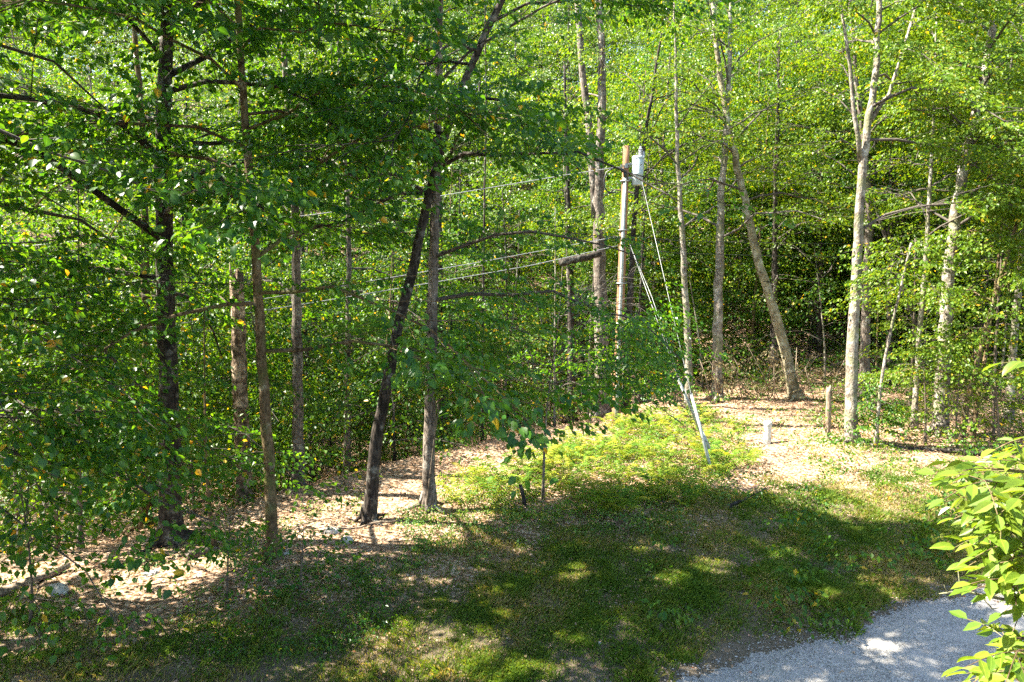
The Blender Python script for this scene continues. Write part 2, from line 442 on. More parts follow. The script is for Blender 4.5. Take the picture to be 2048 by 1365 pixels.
def np_mesh(name, v, f3, f4, smooth=True, rnd=None):
    me = bpy.data.meshes.new(name)
    me.vertices.add(len(v)); me.vertices.foreach_set('co', np.asarray(v, np.float32).ravel())
    nl = f3.size + f4.size
    me.loops.add(nl); me.loops.foreach_set('vertex_index', np.concatenate([f3.ravel(), f4.ravel()]).astype(np.int32))
    npoly = len(f3) + len(f4)
    me.polygons.add(npoly)
    st = np.concatenate([np.arange(len(f3)) * 3, f3.size + np.arange(len(f4)) * 4]).astype(np.int32)
    me.polygons.foreach_set('loop_start', st)
    me.polygons.foreach_set('use_smooth', np.full(npoly, smooth))
    me.update(calc_edges=True)
    if rnd is not None:
        a = me.attributes.new('rnd', 'FLOAT', 'FACE')
        a.data.foreach_set('value', np.asarray(rnd, np.float32))
    return me

def obj(name, me, mat, parent=None, loc=None):
    o = bpy.data.objects.new(name, me)
    COL.objects.link(o)
    if mat is not None and len(me.materials) == 0: me.materials.append(mat)
    if parent is not None: o.parent = parent
    if loc is not None: o.location = loc
    return o

def tag(o, label=None, cat=None, group=None, kind=None):
    if label: o['label'] = label
    if cat: o['category'] = cat
    if group: o['group'] = group
    if kind: o['kind'] = kind
    return o

def thing(name, label, cat, loc, group=None):
    o = bpy.data.objects.new(name, None)
    o.empty_display_size = .3
    COL.objects.link(o)
    o.location = loc
    return tag(o, label, cat, group)

LEAF4 = None
def leaf_geo(P, D, Nn, L, W, fine=False):
    """leaves as folded blades: P base, D direction, Nn normal, L length, W width"""
    B = np.cross(D, Nn); B /= np.linalg.norm(B, axis=1)[:, None] + 1e-9
    U = np.cross(B, D)
    L = L[:, None]; W = W[:, None]
    n = len(P)
    if not fine:
        v = np.stack([P, P + D * L * .42 + B * W * .5 + U * W * .12, P + D * L - U * L * .12, P + D * L * .42 - B * W * .5 + U * W * .12], 1).reshape(-1, 3)
        i = np.arange(n)[:, None] * 4
        f = np.stack([i + [0, 1, 2], i + [0, 2, 3]], 1).reshape(-1, 3)
        return v, f, 2
    v = np.stack([P, P + D * L * .22 + B * W * .42 + U * W * .14, P + D * L * .55 + B * W * .48 + U * W * .10, P + D * L - U * L * .14,
                  P + D * L * .55 - B * W * .48 + U * W * .10, P + D * L * .22 - B * W * .42 + U * W * .14], 1).reshape(-1, 3)
    i = np.arange(n)[:, None] * 6
    f = np.stack([i + [0, 1, 2], i + [0, 2, 3], i + [0, 3, 4], i + [0, 4, 5]], 1).reshape(-1, 3)
    return v, f, 4

def unit(a): return a / (np.linalg.norm(a, axis=-1, keepdims=True) + 1e-9)

def spray_leaves(c0, az, size, K, ls, droop, flat=.55, wide=.6):
    """leaves of flat leafy sprays; c0 (n,3), az (n,), size (n,)"""
    n = len(c0)
    t = (np.arange(K)[None] + rng.random((n, K))) / K
    sd = np.where((np.arange(K)[None] + rng.integers(0, 2, (n, 1))) % 2 == 0, 1.0, -1.0)
    H = np.stack([np.cos(az), np.sin(az), np.zeros(n)], 1)[:, None]
    Q = np.stack([-np.sin(az), np.cos(az), np.zeros(n)], 1)[:, None]
    lat = sd * (.05 + .42 * np.sin(math.pi * (.15 + .8 * t))) * rng.random((n, K)) ** .7 * wide / .6
    s = size[:, None, None]
    up = np.array([0, 0, 1.0])
    P = c0[:, None] + H * (t[..., None] * s) + Q * (lat[..., None] * s) + up * ((-droop[:, None] * t ** 1.6 * size[:, None]) - .35 * lat ** 2 * size[:, None] + rng.normal(0, .045, (n, K)) * size[:, None])[..., None]
    D = H * .55 + Q * (sd * rng.uniform(.2, 1.0, (n, K)))[..., None] - up * rng.uniform(.05, 1.0, (n, K))[..., None] + rng.normal(0, .2, (n, K, 3))
    Nn = up + rng.normal(0, flat, (n, K, 3))
    L = ls * rng.uniform(.65, 1.25, (n, K))
    return P.reshape(-1, 3), unit(D.reshape(-1, 3)), unit(Nn.reshape(-1, 3)), L.ravel()

# ------------------------------------------------------------------ trees
class Skel: pass

def cut_limb(lp):
    px, py, dep = project(lp)
    ix = ((px + 300) / DS).astype(int); iy = (py / DS).astype(int)
    ok = (dep > .5) & (ix >= 0) & (ix < DW) & (iy >= 0) & (iy < DH)
    bad = np.zeros(len(lp), bool)
    bad[ok] = (dep[ok] < DMIN[iy[ok], ix[ok]] - .8) & (DSH[iy[ok], ix[ok]] > .82)
    near = (dep > -.5) & (dep < 8.3) & (px > -400) & (px < 2450) & (py > -400)
    return bad[3:].sum() >= 2 or near.any()

def grow(trunk_pts, r0, height, limbs, Lmax, hmin, spray_n, az_list=None, up=(.25, .8), sub=.4, spray_size=.85, rough_top=True, top_r=.18, sides=10, gnarl=.02, free=False, alive_min=.62):
    """trunk_pts: world points bottom to top. Returns trunk MB, branch MB and sprays (c0, az, size, droop)"""
    P = np.array(trunk_pts, float)
    # carry the trunk on to its full height
    gz = float(ground(P[0, 0], P[0, 1]))
    top = gz + height
    if P[-1, 2] < top:
        d = unit(P[-1] - P[-2]); pts = list(P)
        while pts[-1][2] < top - .01:
            d = unit(d * .85 + np.array([0, 0, .15]) + rng.normal(0, .03, 3))
            step = min(1.5, (top - pts[-1][2]) / max(d[2], .2))
            pts.append(pts[-1] + d * step)
        P = np.array(pts)
    # resample
    seg = np.r_[0, np.cumsum(np.linalg.norm(np.diff(P, axis=0), axis=1))]
    ns = max(10, int(seg[-1] / .45))
    u = np.linspace(0, seg[-1], ns)
    C = np.stack([np.interp(u, seg, P[:, k]) for k in range(3)], 1)
    for _ in range(3):
        C[1:-1] = .25 * C[:-2] + .5 * C[1:-1] + .25 * C[2:]
    C[1:-1] += rng.normal(0, gnarl * r0 * 4, (ns - 2, 3)) * np.array([1, 1, 0])
    h = C[:, 2] - gz
    rad = r0 * (1 - (1 - top_r) * np.clip(h / height, 0, 1) ** .9)
    rad = rad * (1 + .55 * np.exp(-np.clip(h, 0, 9) / .22))
    tb = MB().tube(C, rad, sides, .05, seed=rng.random() * 9)
    if r0 > .12:
        for q in range(6):
            a_ = q * 1.047 + rng.normal(0, .25); dv = np.array([math.cos(a_), math.sin(a_), 0]); ro = rng.uniform(.25, .55) + r0
            e_ = P[0] * 0 + np.array([C[0, 0], C[0, 1], 0]); zz = lambda p: float(ground(p[0], p[1]))
            p1 = e_ + dv * (r0 * .5); p2 = e_ + dv * (r0 * 1.25); p3 = e_ + dv * ro
            tb.tube(np.array([[*p1[:2], gz + .42], [*p2[:2], gz + .11], [*p3[:2], zz(p3) - .03]]), [r0 * .42, r0 * .34, r0 * .12], 6, .05)
    bb = MB(); c0s = []; azs = []; szs = []; dr = []
    for i in range(limbs):
        f = (i + rng.random()) / limbs
        hh = hmin + (height * .985 - hmin) * f
        base = np.array([np.interp(hh, h, C[:, k]) for k in range(3)])
        br = float(np.interp(hh, h, rad))
        az = (i * 2.4 + rng.normal(0, .5)) if az_list is None else az_list[i % len(az_list)] + rng.normal(0, .35)
        L = Lmax * (1 - .55 * f ** 1.5) * rng.uniform(.7, 1.12)
        e = rng.uniform(*up) + .35 * f
        tt = np.linspace(0, 1, 7)
        hv = np.array([math.cos(az), math.sin(az), 0]); pv = np.array([-hv[1], hv[0], 0])
        bend = rng.normal(0, .12)
        lp = base + hv * (L * tt)[:, None] + pv * (L * bend * tt ** 2)[:, None] + np.array([0, 0, 1.0]) * (L * (math.tan(min(e, 1.1)) * tt - (.42 + .3 * rng.random()) * tt ** 2))[:, None]
        lp[1:] += rng.normal(0, .035 * L ** .5, (6, 3))
        if not free and cut_limb(lp): continue
        lr = max(.008, min(br * .45, .011 * L)) * (1 - .85 * tt) + .003
        k = max(3, int(spray_n * (L / Lmax) * rng.uniform(.8, 1.2)))
        t = .12 + .93 * rng.random(k) ** .85
        b = np.stack([np.interp(np.clip(t, 0, 1), tt, lp[:, q]) for q in range(3)], 1)
        lat = rng.normal(0, 1, k) * .26 * L * (1.15 - .6 * t)
        c = b + pv * lat[:, None] + hv * (np.abs(lat) * .45)[:, None] + np.array([0, 0, 1.0]) * (rng.normal(0, .16, k) + .1 * np.abs(lat))[:, None]
        if not free:
            px, py, dep = project(c)
            alive = keep_sun(c) & keep_view(c) & ~((dep > -.5) & (dep < 8.0) & (px > -400) & (px < 2450) & (py > -400))
            if alive.mean() < alive_min: continue
            c, lat, t = c[alive], lat[alive], t[alive]; k = len(c)
        bb.tube(lp, lr, 6, 0, cap=False)
        sa = az + np.sign(lat) * rng.uniform(.2, 1.1, k) + rng.normal(0, .3, k)
        c0s.append(c); azs.append(sa); szs.append(spray_size * rng.uniform(.65, 1.25, k)); dr.append(rng.uniform(.1, .55, k))
        if sub:
            b2 = np.stack([np.interp(np.clip(t - .12, 0, 1), tt, lp[:, q]) for q in range(3)], 1)
            for q in range(k):
                if rng.random() < sub:
                    e2 = c[q] + np.array([math.cos(sa[q]), math.sin(sa[q]), -.15]) * .5
                    bb.tube(np.array([b2[q], (b2[q] + c[q]) / 2 + (0, 0, .06), c[q], e2]), [.011, .008, .006, .003], 3, 0, cap=False)
    r = Skel(); r.trunk = tb; r.branch = bb; r.C = C; r.rad = rad; r.gz = gz
    r.c0 = np.concatenate(c0s) if c0s else np.zeros((0, 3)); r.az = np.concatenate(azs) if azs else np.zeros(0)
    r.sz = np.concatenate(szs) if szs else np.zeros(0); r.dr = np.concatenate(dr) if dr else np.zeros(0)
    return r

TOTAL = [0]
def crown_leaves(sk, K, ls, sunm=True, view=True, droopx=1.0, wide=.6, flat=.55, extra=None):
    """leaf arrays of a skeleton, thinner where the camera never looks"""
    c, az, sz, dr = sk.c0, sk.az, sk.sz, sk.dr * droopx
    px, py, dep = project(c)
    inn = (dep > .8) & (px > -140) & (px < 2190) & (py > -110) & (py < 1480)
    out = []
    for m, kk, lsz in ((inn, K, ls), (~inn, max(6, int(K / 2.2)), ls * 1.8)):
        if m.sum() == 0: continue
        out.append(spray_leaves(c[m], az[m], sz[m], kk, lsz, dr[m], wide=wide, flat=flat))
    if not out: return None
    P, D, Nn, L = [np.concatenate([o[i] for o in out]) for i in range(4)]
    k = P[:, 2] > ground(P[:, 0], P[:, 1]) + .06
    # nothing grows into the lens
    px, py, dep = project(P)
    k &= ~((dep > -.5) & (dep < 8.0) & (px > -400) & (px < 2450) & (py > -400))
    k &= ~((dep > -1) & (np.linalg.norm(P - CAM, axis=1) < 5.5))
    if sunm: k &= keep_sun(P)
    if view: k &= keep_view(P)
    return P[k], D[k], Nn[k], L[k]

def rel(mb, base):
    mb.v = [v - base for v in mb.v]; return mb

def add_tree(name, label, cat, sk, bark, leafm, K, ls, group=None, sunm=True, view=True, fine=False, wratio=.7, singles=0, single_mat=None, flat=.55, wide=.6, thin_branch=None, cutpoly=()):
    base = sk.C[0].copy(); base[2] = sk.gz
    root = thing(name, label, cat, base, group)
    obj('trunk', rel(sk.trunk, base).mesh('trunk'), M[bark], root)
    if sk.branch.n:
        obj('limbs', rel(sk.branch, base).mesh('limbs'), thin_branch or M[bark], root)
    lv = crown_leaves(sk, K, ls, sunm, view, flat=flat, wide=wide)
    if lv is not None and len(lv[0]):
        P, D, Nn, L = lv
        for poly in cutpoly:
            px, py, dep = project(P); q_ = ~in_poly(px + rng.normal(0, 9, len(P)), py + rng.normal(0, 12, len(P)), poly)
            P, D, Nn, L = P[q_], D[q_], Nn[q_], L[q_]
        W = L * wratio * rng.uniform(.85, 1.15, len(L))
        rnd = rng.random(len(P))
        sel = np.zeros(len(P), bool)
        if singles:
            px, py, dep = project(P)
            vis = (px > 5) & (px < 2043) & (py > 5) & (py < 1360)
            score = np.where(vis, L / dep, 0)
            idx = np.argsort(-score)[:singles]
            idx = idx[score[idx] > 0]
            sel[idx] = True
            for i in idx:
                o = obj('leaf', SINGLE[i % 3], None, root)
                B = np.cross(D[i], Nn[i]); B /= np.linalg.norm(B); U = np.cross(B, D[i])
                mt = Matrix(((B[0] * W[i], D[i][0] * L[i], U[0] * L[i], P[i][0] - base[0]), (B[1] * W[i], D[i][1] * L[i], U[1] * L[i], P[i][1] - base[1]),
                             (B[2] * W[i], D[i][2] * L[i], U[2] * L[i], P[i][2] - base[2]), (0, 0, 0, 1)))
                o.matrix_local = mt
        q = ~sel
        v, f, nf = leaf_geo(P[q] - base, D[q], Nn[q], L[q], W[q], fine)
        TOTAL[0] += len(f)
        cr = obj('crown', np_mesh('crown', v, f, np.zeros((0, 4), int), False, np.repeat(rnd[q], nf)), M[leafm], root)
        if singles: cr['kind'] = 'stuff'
    return root

def single_leaf(name, curl, mat, nseg=4):
    """one curved, folded leaf blade, 1 long, 1 wide"""
    ts = np.linspace(0, 1, nseg + 1)
    v = []; f4 = []; f3 = []
    wid = .5 * np.sin(math.pi * ts ** .8) ** .8
    for i, t in enumerate(ts):
        z = -curl * t * t
        if i in (0, nseg): v.append((0, t, z))
        else: v += [(-wid[i], t, z + .07), (0, t, z), (wid[i], t, z + .07)]
    idx = lambda i, k: 0 if i == 0 else (len(v) - 1 if i == nseg else 1 + (i - 1) * 3 + k)
    for i in range(nseg):
        for k in (0, 1):
            a, b, c, d = idx(i, k), idx(i, k + 1), idx(i + 1, k + 1), idx(i + 1, k)
            if i == 0: f3.append((a, c, d))
            elif i == nseg - 1: f3.append((a, b, c))
            else: f4.append((a, b, c, d))
    me = np_mesh(name, np.array(v, float), np.array(f3), np.array(f4), True)
    me.materials.append(mat)
    return me

SINGLE = [single_leaf('leaf', c, M['near1']) for c in (.12, .22, .3)]

def px_trunk(pts, Y, dY=None):
    """trunk through these pixels (bottom first) on the plane Y; carried down to the ground"""
    W = [at(px, py, Y if dY is None else Y + dY * i / (len(pts) - 1)) for i, (px, py) in enumerate(pts)]
    d = unit(W[0] - W[1]) if len(W) > 1 else np.array([0, 0, -1.0])
    d = unit(np.array([d[0] * .6, d[1] * .6, min(d[2], -.7)]))
    P = W[0].copy()
    for _ in range(400):
        if P[2] <= ground(P[0], P[1]) - .12: break
        P = P + d * .05
    lift = []
    if W[0][2] - P[2] > .02: lift = [P]
    else:
        W[0][2] = ground(W[0][0], W[0][1]) - .12
    return lift + W

# ================================================================== the setting
xs = np.r_[-500, -300, -180, -110, -80, -62, np.arange(-50, -14, 1.5), np.arange(-14, 22, .22), np.arange(22, 60, 2), 70, 90, 120, 180, 300, 500]
ys = np.r_[-80, -40, -20, -10, -4, 0, 3, np.arange(5, 8, .6), np.arange(8, 33, .22), np.arange(33, 60, 1.2), np.arange(60, 110, 4), 120, 150, 200, 300, 500]
gx, gy = np.meshgrid(xs, ys)
gz = ground(gx, gy)
ii = np.arange(len(ys) - 1)[:, None] * len(xs) + np.arange(len(xs) - 1)[None]
gf = np.stack([ii, ii + 1, ii + len(xs) + 1, ii + len(xs)], -1).reshape(-1, 4)

def ground_mat():
    m, nt, o = new_mat('forest_floor')
    tc = N(nt, 'ShaderNodeTexCoord')
    v = N(nt, 'ShaderNodeTexVoronoi'); v.inputs['Scale'].default_value = 17; v.inputs['Randomness'].default_value = 1
    nt.links.new(tc.outputs['Object'], v.inputs[0])
    r1 = ramp(nt, [(0, (.09, .05, .027)), (.4, (.25, .155, .09)), (.75, (.40, .28, .19)), (1, (.5, .39, .29))])
    sep = N(nt, 'ShaderNodeSeparateColor'); nt.links.new(v.outputs['Color'], sep.inputs[0])
    nt.links.new(sep.outputs[0], r1.inputs[0])
    n = N(nt, 'ShaderNodeTexNoise'); n.inputs['Scale'].default_value = 90; n.inputs['Detail'].default_value = 5
    nt.links.new(tc.outputs['Object'], n.inputs[0])
    r2 = ramp(nt, [(.3, (.055, .045, .03)), (.5, (.13, .10, .065)), (.72, (.26, .21, .14))])
    nt.links.new(n.outputs[0], r2.inputs[0])
    # lawn towards the drive, leaf litter towards the wood: a patchy border
    mp = N(nt, 'ShaderNodeSeparateXYZ'); nt.links.new(tc.outputs['Object'], mp.inputs[0])
    n3 = N(nt, 'ShaderNodeTexNoise'); n3.inputs['Scale'].default_value = .55; n3.inputs['Detail'].default_value = 5
    nt.links.new(tc.outputs['Object'], n3.inputs[0])
    a1 = N(nt, 'ShaderNodeMath', operation='MULTIPLY'); a1.inputs[1].default_value = -.45; nt.links.new(mp.outputs[0], a1.inputs[0])
    a2 = N(nt, 'ShaderNodeMath', operation='ADD'); nt.links.new(mp.outputs[1], a2.inputs[0]); nt.links.new(a1.outputs[0], a2.inputs[1])
    a3 = N(nt, 'ShaderNodeMath', operation='MULTIPLY_ADD'); nt.links.new(n3.outputs[0], a3.inputs[0]); a3.inputs[1].default_value = 8.0; nt.links.new(a2.outputs[0], a3.inputs[2])
    mr = N(nt, 'ShaderNodeMapRange'); mr.inputs[1].default_value = 15.0; mr.inputs[2].default_value = 18.0
    nt.links.new(a3.outputs[0], mr.inputs[0])
    mx = N(nt, 'ShaderNodeMix', data_type='RGBA')
    nt.links.new(mr.outputs[0], mx.inputs[0]); nt.links.new(r2.outputs[0], mx.inputs[6]); nt.links.new(r1.outputs[0], mx.inputs[7])
    b = N(nt, 'ShaderNodeBump'); b.inputs['Strength'].default_value = .7; b.inputs['Distance'].default_value = .04
    nt.links.new(n.outputs[0], b.inputs['Height'])
    p = N(nt, 'ShaderNodeBsdfPrincipled'); p.inputs['Roughness'].default_value = .95; p.inputs['Specular IOR Level'].default_value = .15
    nt.links.new(mx.outputs[2], p.inputs['Base Color']); nt.links.new(b.outputs[0], p.inputs['Normal'])
    nt.links.new(p.outputs[0], o.inputs[0])
    return m

tag(obj('ground', np_mesh('ground', np.stack([gx, gy, gz], -1).reshape(-1, 3), np.zeros((0, 3), int), gf), ground_mat()), kind='structure')

# gravel drive: its edge runs through these points of the ground
EDGE = np.array([gpt(px, py)[:2] for px, py in ((1310, 1368), (1430, 1338), (1550, 1306), (1650, 1276), (1765, 1236), (1880, 1195), (2048, 1140))])
EDGE = np.concatenate([[EDGE[0] + (EDGE[0] - EDGE[1]) * 1.0 + (-14, -6), EDGE[0] + (EDGE[0] - EDGE[1]) * 1.2], EDGE, [EDGE[-1] + (2.5, 1.0), EDGE[-1] + (25, 8)]])

def drive_edge(x):
    e = np.interp(x, EDGE[:, 0], EDGE[:, 1])
    return e + .10 * np.sin(x * 2.1) + .05 * np.sin(x * 5.3 + 1) + .035 * np.sin(x * 12.7 + 2 * np.sin(x * 3)) + .03 * np.sin(x * 31 + 3 * np.sin(x * 5.1)) + .02 * np.sin(x * 67 + .5)

dx = np.r_[np.arange(-14, -1, .5), np.arange(-1, 10, .03), np.arange(10, 32, .5)]
dn = 24
DV = []
for k in range(dn):
    w = 5.2 * (k / (dn - 1)) ** 1.5
    y = drive_edge(dx) - w * (1 + 0 * dx)
    zz = np.maximum(.006, np.minimum(.03, .006 + w * .03))
    DV.append(np.stack([dx, y, ground(dx, y) + zz + (0 if k else -.012)], 1))
DV = np.array(DV)
ii = np.arange(dn - 1)[:, None] * len(dx) + np.arange(len(dx) - 1)[None]
df = np.stack([ii, ii + len(dx), ii + len(dx) + 1, ii + 1], -1).reshape(-1, 4)

def gravel_mat():
    m, nt, o = new_mat('gravel')
    tc = N(nt, 'ShaderNodeTexCoord')
    v = N(nt, 'ShaderNodeTexVoronoi'); v.inputs['Scale'].default_value = 42
    nt.links.new(tc.outputs['Object'], v.inputs[0])
    sep = N(nt, 'ShaderNodeSeparateColor'); nt.links.new(v.outputs['Color'], sep.inputs[0])
    r1 = ramp(nt, [(0, (.13, .12, .105)), (.5, (.26, .245, .22)), (1, (.40, .38, .34))])
    nt.links.new(sep.outputs[0], r1.inputs[0])
    n = N(nt, 'ShaderNodeTexNoise'); n.inputs['Scale'].default_value = 1.6; n.inputs['Detail'].default_value = 7
    nt.links.new(tc.outputs['Object'], n.inputs[0])
    r2 = ramp(nt, [(.4, (.25, .23, .205)), (.7, (.33, .31, .28))])
    nt.links.new(n.outputs[0], r2.inputs[0])
    mr = ramp(nt, [(.42, (0, 0, 0)), (.62, (.75, .75, .75))]); nt.links.new(n.outputs[0], mr.inputs[0])
    mx = N(nt, 'ShaderNodeMix', data_type='RGBA')
    nt.links.new(mr.outputs[0], mx.inputs[0]); nt.links.new(r1.outputs[0], mx.inputs[6]); nt.links.new(r2.outputs[0], mx.inputs[7])
    b = N(nt, 'ShaderNodeBump'); b.inputs['Strength'].default_value = .6; b.inputs['Distance'].default_value = .02
    nt.links.new(v.outputs['Distance'], b.inputs['Height'])
    p = N(nt, 'ShaderNodeBsdfPrincipled'); p.inputs['Roughness'].default_value = .92
    nt.links.new(mx.outputs[2], p.inputs['Base Color']); nt.links.new(b.outputs[0], p.inputs['Normal'])
    nt.links.new(p.outputs[0], o.inputs[0])
    return m
GRAVEL = gravel_mat()
tag(obj('gravel_drive', np_mesh('gravel_drive', DV.reshape(-1, 3), np.zeros((0, 3), int), df), GRAVEL), kind='structure')

# ================================================================== the trees one can tell apart
# name, label, category, pixels bottom first, depth, width px, height, bark, leaf, limbs, Lmax, hmin, sprays per limb, K, leaf size, azimuths
def px_tree(name, label, pix, Y, wpx, height, bark, leafm, limbs, Lmax, hmin, sn, K, ls, cat='tree', az=None, dY=None, top_r=.2, **kw):
    gk = {k: kw.pop(k) for k in ('up', 'spray_size', 'gnarl', 'sides') if k in kw}
    W = px_trunk(pix, Y, dY)
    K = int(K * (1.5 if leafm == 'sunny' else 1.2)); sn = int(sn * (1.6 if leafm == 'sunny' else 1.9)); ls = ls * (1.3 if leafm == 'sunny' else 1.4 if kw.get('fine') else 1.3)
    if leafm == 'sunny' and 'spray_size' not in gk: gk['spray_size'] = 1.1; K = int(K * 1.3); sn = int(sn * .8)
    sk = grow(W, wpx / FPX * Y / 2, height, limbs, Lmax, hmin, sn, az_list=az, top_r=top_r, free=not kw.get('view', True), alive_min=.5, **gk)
    return add_tree(name, label, cat, sk, bark, leafm, K, ls, thin_branch=M['limb'] if bark in ('pale', 'birch', 'grey') else None, **kw)

# --- the overhanging trees on the left
px_tree('maple_tree', 'thickest rough barked tree on the left, dark limbs spreading overhead',
        [(345, 1118), (342, 900), (335, 700), (328, 480), (324, 300), (330, 120), (338, 0)], 14.0, 46, 18, 'dark', 'near', 30, 6.4, 4.6, 30, 26, .095,
        fine=True, singles=280, sides=14, up=(.1, .7), gnarl=.012)
px_tree('maple_tree', 'forked olive brown tree in front of the broken snag',
        [(546, 1112), (540, 960), (530, 800), (513, 560), (505, 380), (488, 250), (480, 60)], 13.2, 26, 17, 'brown', 'near', 34, 6.0, 3.4, 26, 26, .095,
        fine=True, singles=280, up=(.0, .6), az=[-1.9, -.9, .1, 2.9, -2.6, -.3, 1.0])
sk_root = px_tree('maple_tree', 'leaning black barked tree with a pale foot, slanting up to the right',
        [(738, 1042), (743, 950), (762, 820), (800, 640), (835, 500), (865, 355), (905, 220), (955, 100), (1010, -10)], 15.0, 28, 17, 'dark', 'near', 20, 5.2, 6.5, 26, 26, .09,
        sides=12, up=(-.1, .6))
px_tree('maple_tree', 'straight slim tree beside the leaning black one, white patched at the foot',
        [(856, 1018), (861, 830), (866, 600), (869, 450), (875, 250), (878, 0)], 15.8, 27, 18, 'grey', 'near', 20, 5.0, 4.4, 26, 26, .088, up=(-.1, .6))
# off the left edge, their boughs reach into the picture
for (x, y, h, lm) in ((-9.5, 9.5, 20, 6.4), (-13.5, 14.5, 19, 6.5)):
    P0 = np.array([x, y, float(ground(x, y)) - .1])
    sk = grow([P0, P0 + (.1, 0, 3), P0 + (0, .1, 6)], .19, h, 30, lm, 3.2, 34, up=(-.05, .6), alive_min=.35)
    add_tree('ash_tree', 'dark green tree at the left edge, only drooping boughs in view' if x > -12 else 'tree beyond the left edge, its boughs behind the drooping dark ones', 'tree', sk, 'grey', 'near', 26, .125, fine=x > -12, singles=200 if x > -12 else 0, thin_branch=M['limb'])
for lab, x, y, h, L, n in (('low leafy tree at the left edge, its tiers of boughs hanging before the big trunk', -10.6, 11.6, 8.5, 6.0, 13),
                           ('leafy young tree at the left edge, boughs drooping above the pale boulder', -9.3, 10.2, 6.0, 3.6, 10)):
    P0 = np.array([x, y, float(ground(x, y)) - .1])
    sk = grow([P0, P0 + (.1, 0, 2), P0 + (.2, .1, 4)], .09, h, n, L, 2.4, 22, up=(.05, .5), az_list=[0, .25, -.2, .45, -.4, .1], free=True)
    add_tree('maple_tree', lab, 'tree', sk, 'grey', 'near', 26, .115, fine=True, sunm=False, view=False, singles=150, thin_branch=M['limb'])
for (x, y, h) in ((-16, 6, 17), (-9.5, 3.0, 17), (-7.3, 6.8, 20), (-5.2, 4.2, 20)):
    P0 = np.array([x, y, float(ground(x, y)) - .1])
    sk = grow([P0, P0 + (.1, 0, 3), P0 + (0, .1, 6)], .19, h, 28, 6.2, 4.5, 30, up=(.1, .7), sub=False, alive_min=.15)
    add_tree('shade_tree', 'tree outside the picture whose shadow falls on the grass', 'tree', sk, 'grey', 'mid', 46, .12, group='trees outside the picture on the left')

# --- snag and trunks behind the crest, left
def snag(name, label, pix, Y, wpx, bark, spike=True):
    W = np.array(px_trunk(pix, Y)); base = W[0].copy(); base[2] = ground(base[0], base[1])
    root = thing(name, label, 'dead tree', base)
    r0 = wpx / FPX * Y / 2
    n = 26
    seg = np.r_[0, np.cumsum(np.linalg.norm(np.diff(W, axis=0), axis=1))]
    u = np.linspace(0, seg[-1], n)
    C = np.stack([np.interp(u, seg, W[:, k]) for k in range(3)], 1) - base
    C[1:-1, :2] += rng.normal(0, r0 * .06, (n - 2, 2))
    rr = r0 * np.linspace(1.15, .92, n); rr[:2] *= 1.25
    mb = MB().tube(C, rr, 12, .09)
    # jagged top
    v = mb.v[0]
    topv = v[-12:]
    topv[:, 2] += np.abs(rng.normal(0, r0 * .9, 12))
    obj('trunk', mb.mesh('trunk'), M[bark], root)
    if spike:
        t = C[-1]
        sp = MB().tube([t + (-r0 * .75, 0, -.5), t + (-r0 * .8, 0, .1), t + (-r0 * .95, 0, .45)], [r0 * .32, r0 * .22, .004], 5, .1)
        obj('splinter', sp.mesh('splinter'), M['deadwood'], root)
        st = MB().tube([C[-4], C[-4] + (-.25, -.1, .15), C[-4] + (-.4, -.12, .32)], [.04, .03, .012], 5)
        obj('stub', st.mesh('stub'), M['deadwood'], root)
    return root
snag('dead_snag', 'broken dead trunk with peeling bark and a splintered top', [(488, 992), (484, 850), (478, 700), (474, 560)], 17.2, 28, 'snag')
snag('dead_snag', 'short bare broken stem left of the bright pale trunk', [(1655, 882), (1656, 850), (1658, 780)], 21.8, 10, 'deadwood', False)
snag('dead_stub', 'knee high dark rotten stub in the sunny leaf litter', [(1050, 1012), (1046, 990), (1041, 972)], 15.9, 8, 'dark', False)

px_tree('maple_tree', 'grey lichen patched trunk between the snag and the leaning tree', [(597, 992), (596, 800), (594, 600), (592, 440)], 18.6, 26, 17, 'grey', 'mid', 16, 4.6, 4.2, 18, 26, .09, up=(-.1, .6))
px_tree('maple_tree', 'slender pale grey trunk rising behind the lit crest', [(694, 880), (696, 700), (698, 500)], 23.5, 16, 17, 'grey', 'mid', 16, 4.4, 4.5, 18, 26, .09, up=(-.1, .6))
px_tree('maple_tree', 'thin dark trunk left of the slender grey one, half hidden in leaves', [(622, 880), (612, 700), (604, 450)], 24.5, 12, 16, 'dark', 'mid', 14, 4.2, 3.5, 18, 26, .09, up=(-.1, .6))
px_tree('maple_tree', 'dark trunk far left behind hanging leaves', [(290, 900), (294, 700), (290, 500), (285, 250)], 19, 24, 18, 'brown', 'mid', 18, 4.6, 3.6, 20, 26, .09, up=(-.1, .6))
px_tree('maple_tree', 'dark upright stem in the treetops left of the leaning tree', [(880, 600), (878, 300), (880, 60), (882, -20)], 27, 18, 19, 'dark', 'mid', 16, 4.8, 5.5, 18, 24, .1, up=(0, .6))

